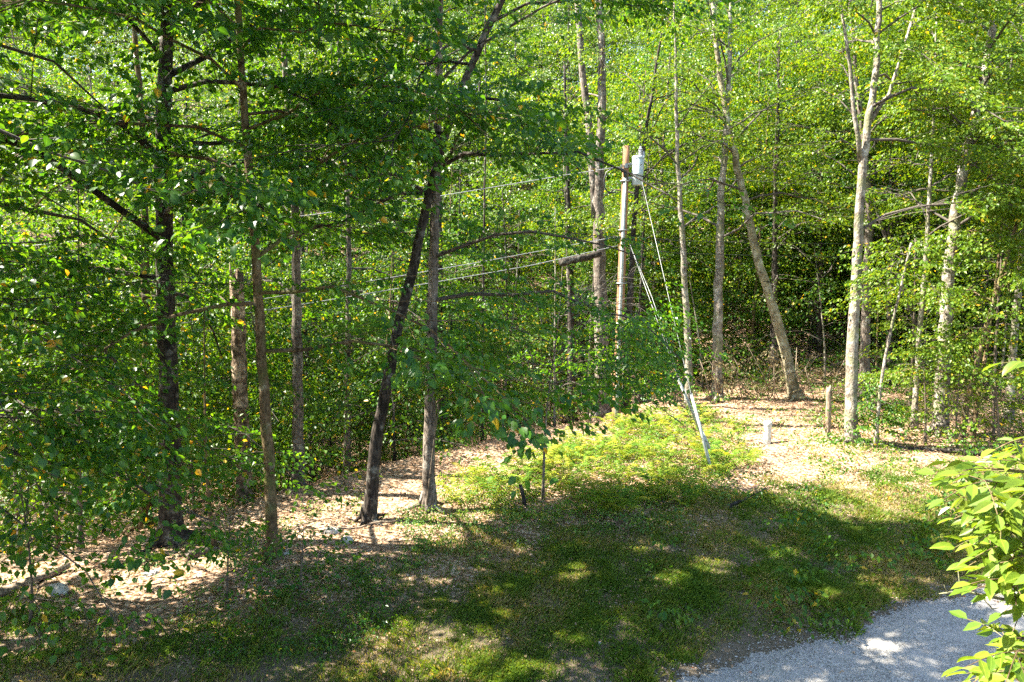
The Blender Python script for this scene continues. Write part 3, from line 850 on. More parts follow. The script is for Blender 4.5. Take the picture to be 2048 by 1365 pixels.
# --- behind the pole
def twin_tree():
    W = px_trunk([(1203, 660), (1200, 540), (1197, 425)], 29)
    sk = grow(W + [at(1200, 300, 29), at(1206, 150, 29), at(1200, 0, 29)], 34 / FPX * 29 / 2, 17, 22, 4.8, 7, 34, top_r=.35, up=(0, .6))
    r0 = 18 / FPX * 29 / 2
    sk.trunk.tube([at(1192, 440, 29.05), at(1187, 360, 29.1), at(1178, 250, 29.1), at(1165, 150, 29.1), at(1155, 0, 29.1), at(1150, -120, 29.1)], np.linspace(r0, r0 * .55, 6), 10, .05)
    add_tree('maple_tree', 'twin stemmed ridged grey tree just left of the utility pole', 'tree', sk, 'grey', 'sunny', 34, .12)
twin_tree()
px_tree('maple_tree', 'dark trunk left of the twin stemmed tree', [(1142, 640), (1138, 480), (1134, 330), (1130, 230)], 33, 19, 17, 'dark', 'sunny', 16, 4.6, 7, 18, 24, .1)
px_tree('maple_tree', 'black trunk right behind the utility pole', [(1258, 640), (1265, 500), (1273, 380), (1290, 280), (1310, 150)], 29, 18, 16, 'dark', 'sunny', 14, 4.4, 8.5, 18, 24, .1)
px_tree('maple_tree', 'thin dark trunk between the pole and the pale stems', [(1284, 640), (1286, 500), (1284, 350)], 35, 11, 16, 'dark', 'sunny', 14, 4.4, 7, 18, 24, .1)
px_tree('maple_tree', 'slim pale trunk right of the guy wires', [(1376, 690), (1368, 520), (1361, 420), (1355, 320), (1352, 200)], 27, 17, 15.5, 'pale', 'sunny', 16, 4.4, 7, 20, 26, .092)
px_tree('maple_tree', 'straight pale trunk standing at the edge of the clearing', [(1433, 792), (1436, 650), (1440, 480), (1448, 300), (1456, 180), (1462, 0)], 28.5, 24, 17, 'pale', 'sunny', 20, 4.8, 6.6, 24, 28, .092)
px_tree('birch_tree', 'leaning birch with dark bands, slanting up to the left', [(1578, 722), (1545, 610), (1515, 520), (1492, 420), (1478, 350), (1462, 280), (1440, 150)], 28.5, 23, 16, 'birch', 'sunny', 18, 4.6, 8, 22, 26, .092, top_r=.35)
px_tree('maple_tree', 'thin black trunk right of the leaning birch', [(1545, 690), (1549, 450), (1556, 280)], 33, 13, 16, 'dark', 'sunny', 16, 4.6, 7, 20, 26, .1)
px_tree('maple_tree', 'very thin black trunk in the shaded gap left of the bright pale tree', [(1638, 700), (1641, 500), (1643, 300)], 35, 11, 16, 'dark', 'sunny', 16, 4.6, 7, 20, 26, .1)
# --- the bright tree and its neighbours
def bright_tree():
    pix = [(1704, 884), (1700, 800), (1703, 720), (1711, 600), (1717, 480), (1722, 380), (1726, 300)]
    W = px_trunk(pix, 21.6)
    sk = grow(W + [at(1738, 250, 21.6), at(1752, 160, 21.7), at(1756, 60, 21.8), at(1760, -50, 21.8)], 26 / FPX * 21.6 / 2, 15.5, 30, 4.8, 6.6, 44, top_r=.3, up=(0, .65), sides=14)
    r0 = 10 / FPX * 21.6 / 2
    sk.trunk.tube([at(1722, 330, 21.6), at(1716, 270, 21.5), at(1708, 225, 21.4), at(1700, 130, 21.3), at(1680, 0, 21.2)], np.linspace(r0, r0 * .5, 5), 9, .05)
    sk.trunk.tube([at(1742, 240, 21.6), at(1765, 205, 21.8), at(1778, 190, 21.9), at(1800, 120, 22.2), at(1830, 20, 22.4)], np.linspace(r0, r0 * .4, 5), 9, .05)
    add_tree('maple_tree', 'brightly sunlit pale tree with a blotched trunk at the right', 'tree', sk, 'pale', 'sunny', 42, .118, thin_branch=M['limb'])
bright_tree()
px_tree('maple_tree', 'grey trunk half hidden right behind the brightly sunlit one', [(1728, 740), (1733, 560), (1738, 420)], 27.5, 22, 16, 'grey', 'sunny', 16, 4.6, 8, 20, 26, .095)
px_tree('maple_tree', 'black trunk in the shade right of the brightly sunlit tree', [(1778, 700), (1781, 500), (1783, 300)], 32, 15, 16, 'dark', 'sunny', 16, 4.6, 7, 20, 26, .1)
px_tree('maple_tree', 'dark trunk slanting left in the shade behind the clearing', [(1838, 668), (1818, 610), (1800, 560), (1770, 470)], 31, 15, 15, 'dark', 'mid', 12, 4.0, 6, 18, 26, .1)
px_tree('maple_tree', 'slim pale tree between the sapling and the big right trunk', [(1828, 856), (1836, 700), (1848, 560), (1857, 430), (1862, 330)], 23.6, 13, 14, 'pale', 'sunny', 16, 3.8, 5.6, 20, 26, .088)
px_tree('maple_tree', 'thick pale trunk at the right, leaning outwards as it climbs', [(1880, 866), (1885, 740), (1893, 620), (1904, 480), (1920, 380), (1946, 250), (1974, 120), (1995, 0)], 22.8, 29, 16, 'pale', 'sunny', 24, 5.0, 6.6, 28, 28, .09, top_r=.35, sides=14)
px_tree('maple_tree', 'upright mottled trunk at the right edge', [(2018, 820), (2026, 700), (2034, 600), (2044, 480), (2056, 300)], 24.5, 17, 15, 'pale', 'sunny', 18, 4.6, 4.6, 22, 26, .09)
px_tree('hornbeam_tree', 'crooked low tree with two curved stems near the right edge', [(1924, 872), (1934, 800), (1952, 740), (1972, 650), (2000, 560)], 21.8, 13, 9, 'brown', 'sunny', 14, 2.8, 1.0, 16, 26, .085, view=False, sunm=False, up=(-.1, .5))
px_tree('hornbeam_tree', 'thin curved stem crossing behind the crooked low tree', [(1946, 862), (1958, 780), (1970, 720), (1985, 620)], 22.4, 10, 8, 'brown', 'sunny', 12, 2.6, .9, 14, 26, .085, view=False, sunm=False, up=(-.1, .5))
px_tree('sapling', 'leaning sapling topped by a bright fan of leaves beside the sunlit tree', [(1752, 886), (1757, 810), (1764, 745), (1780, 665), (1806, 560), (1812, 530)], 21, 7.5, 6.4, 'pale', 'sunny', 8, 1.35, 5.2, 9, 20, .085, view=False, sunm=False, up=(-.25, .2), top_r=.5)
px_tree('sapling', 'tiny leafy sapling on the litter beside the leaning sapling', [(1756, 885), (1755, 845), (1755, 800)], 21.3, 6, 1.6, 'twig', 'mid', 8, .7, .5, 8, 18, .07, view=False, sunm=False, spray_size=.4)
px_tree('sapling', 'slanting thin stem against the foot of the straight slim tree', [(853, 1012), (862, 930), (876, 820), (884, 760)], 15.6, 4, 4.5, 'twig', 'mid', 6, 1.2, 2.6, 10, 20, .08, top_r=.4)
px_tree('sapling', 'short leaning stem beside the fallen log at left', [(432, 1116), (424, 1070), (415, 1000), (410, 900)], 13.6, 9, 5, 'brown', 'near', 10, 1.6, 1.2, 14, 22, .09)

# --- understory
px_tree('maple_sapling', 'dark green shaded maple spreading its tiers before the foot of the utility pole',
        [(1087, 940), (1088, 880), (1094, 800), (1110, 700), (1120, 620)], 16.5, 6, 4.9, 'grey', 'near', 20, 3.9, 2.5, 13, 22, .085, view=False, sunm=False, up=(.28, .5),
        az=[0, .12, -.15, .2, 3.1, -.08, .3, 2.95], flat=.45,
        cutpoly=([(700, 915), (1050, 905), (1190, 862), (1300, 828), (1380, 760), (1425, 735), (2000, 700), (2000, 1300), (700, 1300)], [(1150, 250), (1345, 250), (1345, 590), (1268, 640), (1208, 640), (1150, 560)]))
for lab, pix, Y, w, h, lm, n, L in (
        ('small dark leafed sapling over the litter at the lower left', [(455, 1215), (453, 1180), (455, 1140)], 11.4, 5, 1.4, 'near', 9, .8),
        ('dark leafed sapling at the left edge beside the mossy log', [(60, 1262), (66, 1190), (60, 1110)], 10.6, 6, 2.4, 'near', 12, 1.2),
        ('knee high sapling in the shade below the olive brown tree', [(600, 1190), (600, 1160), (604, 1120)], 11.8, 4, 1.2, 'near', 8, .7),
        ('bright bushy sapling at the foot of the thick pale right trunk', [(1850, 880), (1852, 840), (1850, 780)], 21.8, 5, 2.6, 'sunny', 12, 1.0),
        ('bright leafy sapling between the thick right trunk and the crooked tree', [(1915, 900), (1912, 850), (1916, 780)], 20.8, 5, 2.4, 'sunny', 12, 1.0),
        ('bright bush of thin stems at the right edge above the ash bough', [(1995, 905), (1998, 850), (1990, 780)], 20.5, 6, 3.0, 'sunny', 14, 1.2),
        ('slender leafy tree with bright tiers in front of the right edge trunk', [(1985, 890), (1990, 700), (2000, 560)], 22.0, 7, 6.4, 'sunny', 16, 1.8),
        ('slender leafy tree with bright tiers left of the thick right trunk', [(1818, 850), (1826, 700), (1830, 600)], 25.0, 6, 6.6, 'sunny', 12, 1.5)):
    px_tree('sapling', lab, pix, Y, w, h, 'twig', lm, n, L, (.35 if h < 4 else 2.4), (3 if h < 4 else 5), (8 if h < 4 else 18), .08, view=False, sunm=False, up=(-.1, .5), spray_size=.5 if h < 4 else .8, top_r=.4)

# --- the wood behind: most trees are copies of a few grown ones; those whose crowns would close the clearing are grown one by one
def grow_forest(b0, h, limbs, sn, Lm, hmin, r0, lean=.4, sub=.12, free=False):
    ln = rng.normal(0, lean)
    return grow([b0, b0 + (ln * .3, 0, h * .3), b0 + (ln, rng.normal(0, .2), h * .65)], r0, h, limbs, Lm, hmin, int(sn * .75), up=(-.1, .6), sides=8, sub=sub, spray_size=1.15, free=free)
def proto(h, limbs, sn, Lm, hmin, r0, bark, leafm, K, ls):
    b0 = np.array([300.0, 0, 0]); b0[2] = float(ground(300.0, 0))
    sk = grow_forest(b0, h, limbs, sn, Lm, hmin, r0, free=True)
    K = int(K * 1.2); ls = ls * 1.2
    P, D, Nn, L = spray_leaves(sk.c0, sk.az, sk.sz * 1.1, K, ls, sk.dr, flat=.6)
    k = P[:, 2] > b0[2] + .1
    P, D, Nn, L = P[k], D[k], Nn[k], L[k]
    v, f, nf = leaf_geo(P - b0, D, Nn, L, L * .75)
    TOTAL[0] += len(f)
    rel(sk.trunk, b0); rel(sk.branch, b0)
    ms = (sk.trunk.mesh('trunk'), sk.branch.mesh('limbs'), np_mesh('crown', v, f, np.zeros((0, 4), int), False, np.repeat(rng.random(len(P)), nf)))
    for me, m in zip(ms, (M[bark], M['limb'], M[leafm])): me.materials.append(m)
    return dict(ms=ms, h=h, Lm=Lm, hmin=hmin, first=None)
TALL = [proto(16, 30, 26, 4.6, 5.6, .15, 'dark', 'mid', 26, .10), proto(17, 30, 26, 4.8, 6.5, .17, 'grey', 'mid', 21, .12),
        proto(15, 30, 26, 4.4, 3.6, .10, 'brown', 'far', 18, .15), proto(18, 32, 26, 5.0, 6.2, .19, 'dark', 'far', 21, .125), proto(14, 28, 24, 4.0, 5.0, .08, 'pale', 'far', 17, .165)]
LOW = [proto(8.5, 20, 22, 3.3, .7, .055, 'dark', 'mid', 22, .105), proto(7.2, 18, 22, 3.0, .6, .045, 'grey', 'mid', 22, .10), proto(9.5, 22, 22, 3.4, .9, .065, 'brown', 'mid', 22, .11)]
def place_copy(pr, name, label, group, loc, sc=1.0):
    if pr['first'] is None:
        r = thing(name, label, 'tree', loc, group)
        for nm, me in zip(('trunk', 'limbs', 'crown'), pr['ms']): obj(nm, me, None, r)
        pr['first'] = r
    else:
        src = pr['first']
        r = src.copy(); COL.objects.link(r); r.location = loc
        r.name = name; r['label'] = label; r['group'] = group
        for ch in src.children:
            c = ch.copy(); COL.objects.link(c); c.parent = r
    r.rotation_euler = (0, 0, rng.uniform(0, 6.28)); r.scale = (sc, sc, sc * rng.uniform(.93, 1.07))
    return r
def conflict(loc, h, Lm, hmin):
    n = 400
    u = rng.random(n); a = rng.uniform(0, 6.28, n); rr = Lm * np.sqrt(rng.random(n)) * (1 - .5 * u)
    P = np.stack([loc[0] + rr * np.cos(a), loc[1] + rr * np.sin(a), loc[2] + hmin + (h - hmin) * u], 1)
    return (~keep_sun(P)).mean(), (~keep_view(P)).mean()
LABELS = dict(tl=('forest_tree', 'tree standing in the dim wood below the crest, one trunk among many', 'trees of the wood below the crest'),
              tr=('forest_tree', 'tree standing in the dim wood behind the clearing, one trunk among many', 'trees of the wood behind the clearing'),
              hl=('hillside_tree', 'leafy tree far back on the wooded hillside', 'trees on the far hillside'),
              ul=('understory_tree', 'leafy young tree filling the shade behind the lit crest', 'young trees behind the crest'),
              ur=('understory_tree', 'young tree low in the dark wood behind the clearing', 'young trees in the dark wood'))
NU = [0, 0]
def wood(n, tall, ylo, yhi, gap, pxlo, pxhi, key, tries=5000):
    placed = []; k = 0
    for _ in range(tries):
        if k >= n: break
        Y = ylo + (yhi - ylo) * rng.random() ** 1.15; px = rng.uniform(pxlo, pxhi); x = (px - CX) / FPX * Y
        if not (px > 1150 and Y > 29) and 0.76 * (Y - np.interp(x, CRX, CRY)) < (2.2 if tall else 1.2): continue
        if any((x - a) ** 2 + (Y - b) ** 2 < gap ** 2 for a, b in placed): continue
        placed.append((x, Y)); k += 1
        loc = np.array((x, Y, float(ground(x, Y)) - .1))
        pr = (TALL if tall else LOW)[int(rng.integers(0, len(TALL if tall else LOW)))]
        cs, cv = conflict(loc, pr['h'], pr['Lm'], pr['hmin'])
        nm, lab, grp = LABELS[key]
        if cs < .05 and cv < .12:
            place_copy(pr, nm, lab, grp, loc, rng.uniform(.88, 1.15)); NU[0] += 1
        else:
            NU[1] += 1
            b0 = loc.copy(); big = px > 1150 and tall
            h = pr['h'] * rng.uniform(.9, 1.1)
            sk = grow_forest(b0, h, 30 if tall else 16, 30 if big else 20, pr['Lm'], pr['hmin'], rng.uniform(.06, .16) if tall else .055)
            add_tree(nm, lab, 'tree', sk, ['dark', 'grey', 'brown', 'dark', 'pale'][k % 5], 'sunny' if big else 'mid', 26 if big else 20, .13, group=grp, thin_branch=M['limb'])
wood(20, True, 19, 46, 3.4, -200, 1150, 'tl')
wood(36, True, 31, 50, 2.8, 1100, 2250, 'tr')
wood(200, True, 46, 112, 3.3, -160, 2220, 'hl', 9000)
wood(50, True, 60, 98, 2.4, 640, 1320, 'hl')
wood(50, False, 14, 40, 1.9, -160, 1180, 'ul')
wood(44, False, 31, 50, 1.9, 1120, 2220, 'ur')
wood(16, False, 28, 40, 1.8, 1780, 2260, 'ur')
print('copies, grown', NU)

# ================================================================== utility pole and what hangs on it
YP = 24.3
pb = gpt(1232, 846); YP = pb[1]
ptop = at(1253, 292, YP)
def pole_at(t): return pb * (1 - t) + ptop * t
def pole_px(py):
    a = project(pb)[1]; b = project(ptop)[1]
    return pole_at((a - py) / (a - b))
root = thing('utility_pole', 'brown wooden utility pole with a pale conduit running down it', 'utility pole', pb)
tt = np.linspace(-.03, 1, 14)
mb = MB().tube([pole_at(t) - pb for t in tt], np.linspace(.165, .115, 14), 16, .015)
obj('post', mb.mesh('post'), M['wood'], root)
c_off = np.array([-.03, -.17, 0])
cp = [pole_px(py) + c_off * s - pb for py, s in ((850, 1.15), (780, 1.12), (700, 1.08), (600, 1.0), (480, .92), (350, .86))]
obj('conduit', MB().tube(cp, .06, 12).mesh('conduit'), M['pvc'], root)
for py in (360, 455, 560, 640, 760):
    c = pole_px(py) - pb
    obj('strap', MB().tube([c + (0, -.05, -.02), c + (0, -.05, .02)], .19, 16).mesh('strap'), M['steel'], root)
c = pole_px(345) - pb
obj('weatherhead', MB().tube([c + (-.02, -.16, -.15), c + (-.04, -.19, .05), c + (-.12, -.2, .1), c + (-.17, -.2, .04)], [.07, .08, .08, .05], 10).mesh('weatherhead'), M['black'], root)
c = pole_px(330) - pb
brk = MB()
for dz in (0, -.05): brk.tube([c + (-.2, -.1, dz), c + (.24, -.1, dz)], .016, 6)
brk.box(c + (0, -.14, -.02), (.1, .06, .16))
obj('bracket', brk.mesh('bracket', False), M['steel'], root)
c = pole_px(768) - pb
obj('tag_plate', MB().box(c + (.06, -.16, 0), (.07, .012, .2)).mesh('tag_plate', False), M['red'], root)

# transformer
tb_ = at(1272, 371, YP - .1); tt_ = at(1273, 312, YP - .1)
tb_[0] = (at(1274, 340, YP)[0])
hT = tt_[2] - tb_[2]; rT = 11 / FPX * YP
root = thing('transformer', 'light grey cylindrical transformer can hung near the pole top', 'transformer', tb_)
obj('tank', MB().lathe([(0, 0), (rT * .97, 0), (rT, .02), (rT, hT * .35), (rT * 1.03, hT * .36), (rT * 1.03, hT * .39), (rT, hT * .4), (rT, hT * .93), (rT * .8, hT * .97), (0, hT * .99)], 28).mesh('tank'), M['white'], root)
obj('lid', MB().lathe([(rT * 1.06, hT * .90), (rT * 1.06, hT * .95), (rT * .8, hT * 1.0), (0, hT * 1.02)], 28).mesh('lid'), M['white'], root)
prof = []
zb = 0
for q in range(5):
    prof += [(.045, zb), (.085, zb + .012), (.085, zb + .03), (.045, zb + .045)]; zb += .055
prof += [(.03, zb), (.03, zb + .06), (0, zb + .07)]
obj('bushing', MB().lathe(prof, 14, (rT * .45, -.03, hT * .98)).mesh('bushing'), M['porcelain'], root)
ar = MB().tube([(rT * .95, 0, hT * .45), (rT * .98, -.02, hT * 1.15)], .035, 10)
obj('arrester', ar.mesh('arrester'), M['porcelain'], root)
for z in (.25, .72): obj('hanger', MB().box((-rT - .06, 0, hT * z), (.16, .1, .06)).mesh('hanger', False), M['steel'], root)
for a in (-2.6, -1.9, -1.2): obj('terminal', MB().tube([(rT * .95 * math.cos(a), rT * .95 * math.sin(a), hT * .68), (1.2 * rT * math.cos(a), 1.2 * rT * math.sin(a), hT * .68)], .022, 8).mesh('terminal'), M['black'], root)
# fuse cutout on the far side
root = thing('fuse_cutout', 'small pale fuse cutout with bushings above the transformer', 'fuse cutout', at(1282, 330, YP))
obj('insulator', MB().lathe([(0, 0), (.04, .0), (.07, .03), (.04, .06), (.07, .09), (.04, .12), (.07, .15), (.04, .18), (.04, .34), (0, .35)], 12).mesh('insulator'), M['porcelain'], root)
obj('fuse_tube', MB().tube([(.05, -.08, .0), (.1, -.1, .36)], .015, 8).mesh('fuse_tube'), M['white2'], root)

def wire(name, label, pts, r, mat, sag=.25, cat='wire', n=30, group=None):
    pts = np.array(pts, float)
    seg = np.r_[0, np.cumsum(np.linalg.norm(np.diff(pts, axis=0), axis=1))]
    u = np.linspace(0, seg[-1], n)
    C = np.stack([np.interp(u, seg, pts[:, q]) for q in range(3)], 1)
    t = u / seg[-1]
    C[:, 2] -= sag * 4 * t * (1 - t)
    o = obj(name, MB().tube(C - C[0], r, 6).mesh(name), mat, None, C[0])
    return tag(o, label, cat, group)

# black drip loop between the wire and the weatherhead
lp = [at(x, y, YP - .3) for x, y in ((1249, 342), (1240, 336), (1225, 337), (1213, 345), (1208, 360), (1209, 375), (1216, 385), (1228, 386), (1240, 386))]
tag(obj('drip_loop', MB().tube(np.array(lp) - lp[0], .026, 8).mesh('drip_loop'), M['black'], None, lp[0]), 'black cable loop drooping beside the pole top', 'cable')
wire('service_cable', 'topmost pale cable running left from the pole top', [at(1246, 333, YP - .25), at(1140, 348, 24), at(890, 388, 22.5), at(640, 425, 21), at(365, 457, 19.5), at(-60, 505, 17.5)], .015, M['wire'], .05)
wire('service_cable', 'middle pale cable strung left from the pole below the leafy sprig', [at(1244, 472, YP - .25), at(1130, 492, 24), at(960, 522, 22.5), at(690, 568, 20.5), at(365, 622, 18), at(-60, 690, 15.5)], .014, M['wire'], .05)
wire('service_cable', 'lowest pale cable strung left from the pole', [at(1243, 490, YP - .25), at(1060, 530, 23), at(690, 592, 20.3), at(365, 644, 17.8), at(-60, 700, 15.2)], .014, M['wire'], .05)
wire('overhead_wire', 'thin line running right from the transformer top', [at(1284, 336, YP), at(1400, 350, 25), at(1800, 372, 27), at(2150, 385, 29)], .006, M['steel'], .15)
wire('overhead_wire', 'upper thin black line crossing the trunks at the right', [at(1253, 470, YP), at(1340, 480, 24.6), at(1800, 485, 26), at(2150, 488, 27)], .008, M['black'], .08)
wire('overhead_wire', 'lower thin black line crossing the trunks at the right', [at(1253, 490, YP), at(1340, 505, 24.6), at(1800, 512, 26), at(2150, 515, 27)], .008, M['black'], .08)

def guy(label, top, mid, gtop, gbot, Yt, Yb, twin):
    A = at(*top, Yt); Bm = at(*mid, (Yt * .6 + Yb * .4)); G1 = at(*gtop, Yb + .6); G2 = gpt(*gbot)
    root = thing('guy_wire', label, 'guy wire', G2)
    w = MB().tube(np.array([A, A * .55 + G1 * .45, G1, G2 + (0, 0, -.05)]) - G2, .0085, 6)
    if twin: w.tube(np.array([A + (.02, 0, -.1), A * .55 + G1 * .45 + (.1, 0, 0), G1 + (.05, 0, 0)]) - G2, .0085, 6)
    obj('strand', w.mesh('strand'), M['steel'], root)
    gd = MB().tube(np.array([G1, G1 * .6 + G2 * .4 + (0.015, 0, 0), G2]) - G2, [.04, .045, .052], 10, .01)
    obj('guard', gd.mesh('guard'), M['pvc'], root)
    return root, G1, G2
guy('steep guy wire from the pole top, ending in a grey plastic guard among ferns', (1278, 338), (1320, 520), (1382, 788), (1424, 948), YP, 18.6, False)
g2, G1, G2 = guy('double guy wire from mid pole, its longer pale guard crossing the other one', (1256, 478), (1300, 600), (1356, 757), (1416, 902), YP, 19.6, True)
pl = MB().tube([at(1404, 865, 19.0) - G2, at(1418, 897, 19.0) - G2], [.05, .06], 8)
obj('anchor_plate', pl.mesh('anchor_plate'), M['pvc'], g2)

# well pipe
b0 = gpt(1534, 888)
root = thing('well_pipe', 'white capped pipe standing upright in the clearing', 'pipe', b0)
h = at(1535, 843, b0[1])[2] - b0[2]; r = 7.6 / FPX * b0[1]
obj('pipe', MB().lathe([(r, -.1), (r, h - .1)], 24).mesh('pipe'), M['white2'], root)
obj('cap', MB().lathe([(r * 1.1, h - .12), (r * 1.12, h - .1), (r * 1.12, h - .02), (r * .95, h), (0, h + .005)], 24).mesh('cap'), M['white2'], root)

# ================================================================== ground: logs, rocks, sticks
def log(name, label, p0, p1, r0, r1, mat, cat='log', bendz=.02, sides=10):
    A = np.array(p0, float); B = np.array(p1, float)
    n = 9; t = np.linspace(0, 1, n)
    C = A + (B - A) * t[:, None]
    C[:, 2] += rng.normal(0, bendz, n); C[:, 0] += rng.normal(0, bendz, n)
    o = obj(name, MB().tube(C - A, np.linspace(r0, r1, n), sides, .06).mesh(name), mat, None, A)
    return tag(o, label, cat)
def gl(px, py, dz): p = gpt(px, py); p[2] += dz; return p
log('fallen_log', 'mossy fallen log lying along the left edge', gl(-60, 1215, .06), gl(140, 1140, .08), .09, .06, M['deadwood'])
log('fallen_log', 'short pale log lying between the big tree and the leaning stem', gl(372, 1120, .07), gl(432, 1104, .07), .085, .08, M['grey'])
log('fallen_log', 'dark trunk hung level among the trees left of the pole', at(1120, 527, 27.8), at(1200, 508, 28.5), .16, .13, M['dark'])
log('fallen_log', 'long dark log lying on the sunlit litter at the right', gl(1740, 893, .05), gl(2010, 916, .06), .06, .09, M['dark'])
log('fallen_branch', 'dark dead branch lying at the shadow edge', gl(1455, 1020, .05), gl(1530, 985, .1), .04, .02, M['dark'], 'branch')
log('fallen_branch', 'thin bare branch lying in the litter behind the clearing', gl(1330, 782, .1), gl(1540, 752, .2), .03, .015, M['deadwood'], 'branch')
log('fallen_branch', 'bare pole lying on the litter by the two left trunks', gl(640, 1068, .04), gl(800, 1046, .05), .03, .02, M['deadwood'], 'branch')
for lab, a, b in (('straight stick lying on the shaded grass in the middle', (1005, 1139), (1070, 1139)), ('stick lying on the grass beside the drive', (1548, 1245), (1615, 1256)),
                  ('pale forked twig lying in the dark grass at left', (440, 1275), (466, 1277)), ('short stick at the drive edge', (1590, 1278), (1606, 1290)),
                  ('dry twig on the lit leaf litter behind the ferns', (1590, 960), (1680, 968))):
    log('stick', lab, gl(*a, .03), gl(*b, .03), .011, .007, M['deadwood'], 'stick', .012, 5)

def rock(label, px, py, w, h):
    p = gpt(px, py); s = w / FPX * p[1] / 2; hh = h / FPX * p[1]
    n1, n2 = 14, 9
    th = np.arange(n1) * 2 * math.pi / n1; ph = np.linspace(-.3, math.pi / 2, n2)
    ring = []
    k1, k2 = rng.random(2) * 6
    for a in ph:
        rr = math.cos(a) * (1 + .16 * np.sin(2 * th + k1) + .12 * np.sin(5 * th + k2 + a * 2)) + rng.normal(0, .03, n1)
        ring.append(np.stack([rr * np.cos(th) * s, rr * np.sin(th) * s * .8, np.full(n1, math.sin(a) * hh) + rng.normal(0, hh * .05, n1)], 1))
    v = np.concatenate(ring); i = np.arange(n2 - 1)[:, None] * n1; j = np.arange(n1)[None]; j2 = (j + 1) % n1
    f = np.stack([i + j, i + j2, i + n1 + j2, i + n1 + j], -1).reshape(-1, 4)
    tag(obj('rock', np_mesh('rock', v, np.zeros((0, 3), int), f, False), M['rock'], None, p), label, 'rock')
rock('pale boulder in the leaf litter at the far left', 116, 1185, 42, 20)
rock('mossy flat rock in the lit litter left of the leaning tree', 663, 1066, 34, 12)
rock('smaller flat rock just right of the mossy one', 694, 1082, 30, 9)
rock('small white stone beside the olive brown trunk', 572, 1108, 20, 8)
rock('half buried stone at the foot of the big tree', 302, 1150, 30, 9)
rock('small pale stone on the dark grass near the drive', 1198, 1288, 10, 5)

# ---- brush of withered leaves
def brush():
    b0 = at(1540, 745, 28.6); b0[2] = ground(b0[0], b0[1])
    root = thing('brush_pile', 'heap of withered brown leafed branches behind the clearing', 'brush pile', b0)
    mb = MB(); c0 = []; az = []
    for i in range(28):
        px, py = rng.uniform(1420, 1670), rng.uniform(690, 770)
        A = at(px, 775, 28.4 + rng.uniform(-1, 1)); A[2] = ground(A[0], A[1]) + .05
        B = at(px + rng.normal(0, 40), py - 20 * rng.random(), A[1] + rng.uniform(-.6, .6))
        Cm = (A + B) / 2 + (rng.normal(0, .2), 0, .25)
        mb.tube(np.array([A, Cm, B, B + (rng.normal(0, .3), rng.normal(0, .2), -.2)]) - b0, [.022, .016, .01, .004], 4)
        for q in range(5):
            t = rng.uniform(.3, 1); c0.append(A * (1 - t) + B * t + rng.normal(0, .12, 3)); az.append(rng.uniform(0, 6.28))
    obj('branches', mb.mesh('branches'), M['deadwood'], root)
    n = len(c0)
    P, D, Nn, L = spray_leaves(np.array(c0), np.array(az), np.full(n, .45), 18, .10, np.full(n, .7), flat=.9)
    D = unit(D - np.array([0, 0, .8])); k = P[:, 2] > ground(P[:, 0], P[:, 1])
    v, f, nf = leaf_geo(P[k] - b0, D[k], Nn[k], L[k], L[k] * .5)
    cr = obj('foliage', np_mesh('foliage', v, f, np.zeros((0, 4), int), False, np.repeat(rng.random(k.sum()), nf)), M['dead'], root)
    cr['kind'] = 'stuff'
brush()

# ================================================================== ground cover
def scatter_px(n, poly):
    a = np.array(poly); out = []
    while len(out) < n:
        p = rng.uniform(a.min(0), a.max(0), (n, 2))
        k = in_poly(p[:, 0], p[:, 1], poly)
        out += list(p[k])
    return np.array(out[:n])

def ground_px(P):
    """vectorised gpt"""
    r = FW[None] + np.array([[1.0, 0, 0]]) * ((P[:, :1] - CX) / FPX) + UP[None] * ((CY - P[:, 1:2]) / FPX)
    z = np.zeros(len(P))
    for _ in range(12):
        t = (z - CAM[2]) / r[:, 2]; Q = CAM + r * t[:, None]; z = ground(Q[:, 0], Q[:, 1])
    Q[:, 2] = z
    return Q

_LAT = np.random.default_rng(5).random((256, 256)) * 2 - 1
def _vn(x, y):
    xi = np.floor(x).astype(int); yi = np.floor(y).astype(int); fx = x - xi; fy = y - yi
    fx = fx * fx * (3 - 2 * fx); fy = fy * fy * (3 - 2 * fy)
    g = lambda i, j: _LAT[i % 256, j % 256]
    return (g(xi, yi) * (1 - fx) + g(xi + 1, yi) * fx) * (1 - fy) + (g(xi, yi + 1) * (1 - fx) + g(xi + 1, yi + 1) * fx) * fy
def vnoise(x, y, s=1.0, ph=0):
    x = x * s * .8 + ph * 17.3; y = y * s * .8 + ph * 9.1
    return 1.1 * (_vn(x, y) + .55 * _vn(x * 2.1 + 5, y * 2.1) + .35 * _vn(x * 4.3, y * 4.3 + 9) + .2 * _vn(x * 9.1, y * 9.1))

# fallen leaves
n = 66000
x = rng.uniform(-12, 22, n * 3); y = rng.uniform(8.5, 36, n * 3)
px, py, dep = project(np.stack([x, y, ground(x, y)], 1))
lawn = sstep(15.0, 18.0, y - .45 * x + 8 * .5 + 2.4 * vnoise(x, y, .45, 1))
pr = np.where(y > drive_edge(x) + .05, .26 + .74 * lawn, .03) * np.clip(30 / dep ** 1.15, .2, 1.2) * np.clip(.75 + .7 * vnoise(x, y, 1.1, 13), .25, 1.2)
kk = (px > -80) & (px < 2130) & (py > 650) & (py < 1450) & (rng.random(n * 3) < pr)
x, y = x[kk][:n], y[kk][:n]
m = len(x)
P = np.stack([x, y, ground(x, y) + rng.uniform(.005, .045, m)], 1)
a = rng.uniform(0, 6.28, m); D = unit(np.stack([np.cos(a), np.sin(a), rng.normal(0, .25, m)], 1))
Nn = unit(np.array([0, 0, 1.0]) + rng.normal(0, .38, (m, 3)))
L = rng.uniform(.03, .085, m) * np.clip(y / 16, .85, 1.35)
v, f, nf = leaf_geo(P, D, Nn, L, L * .72)
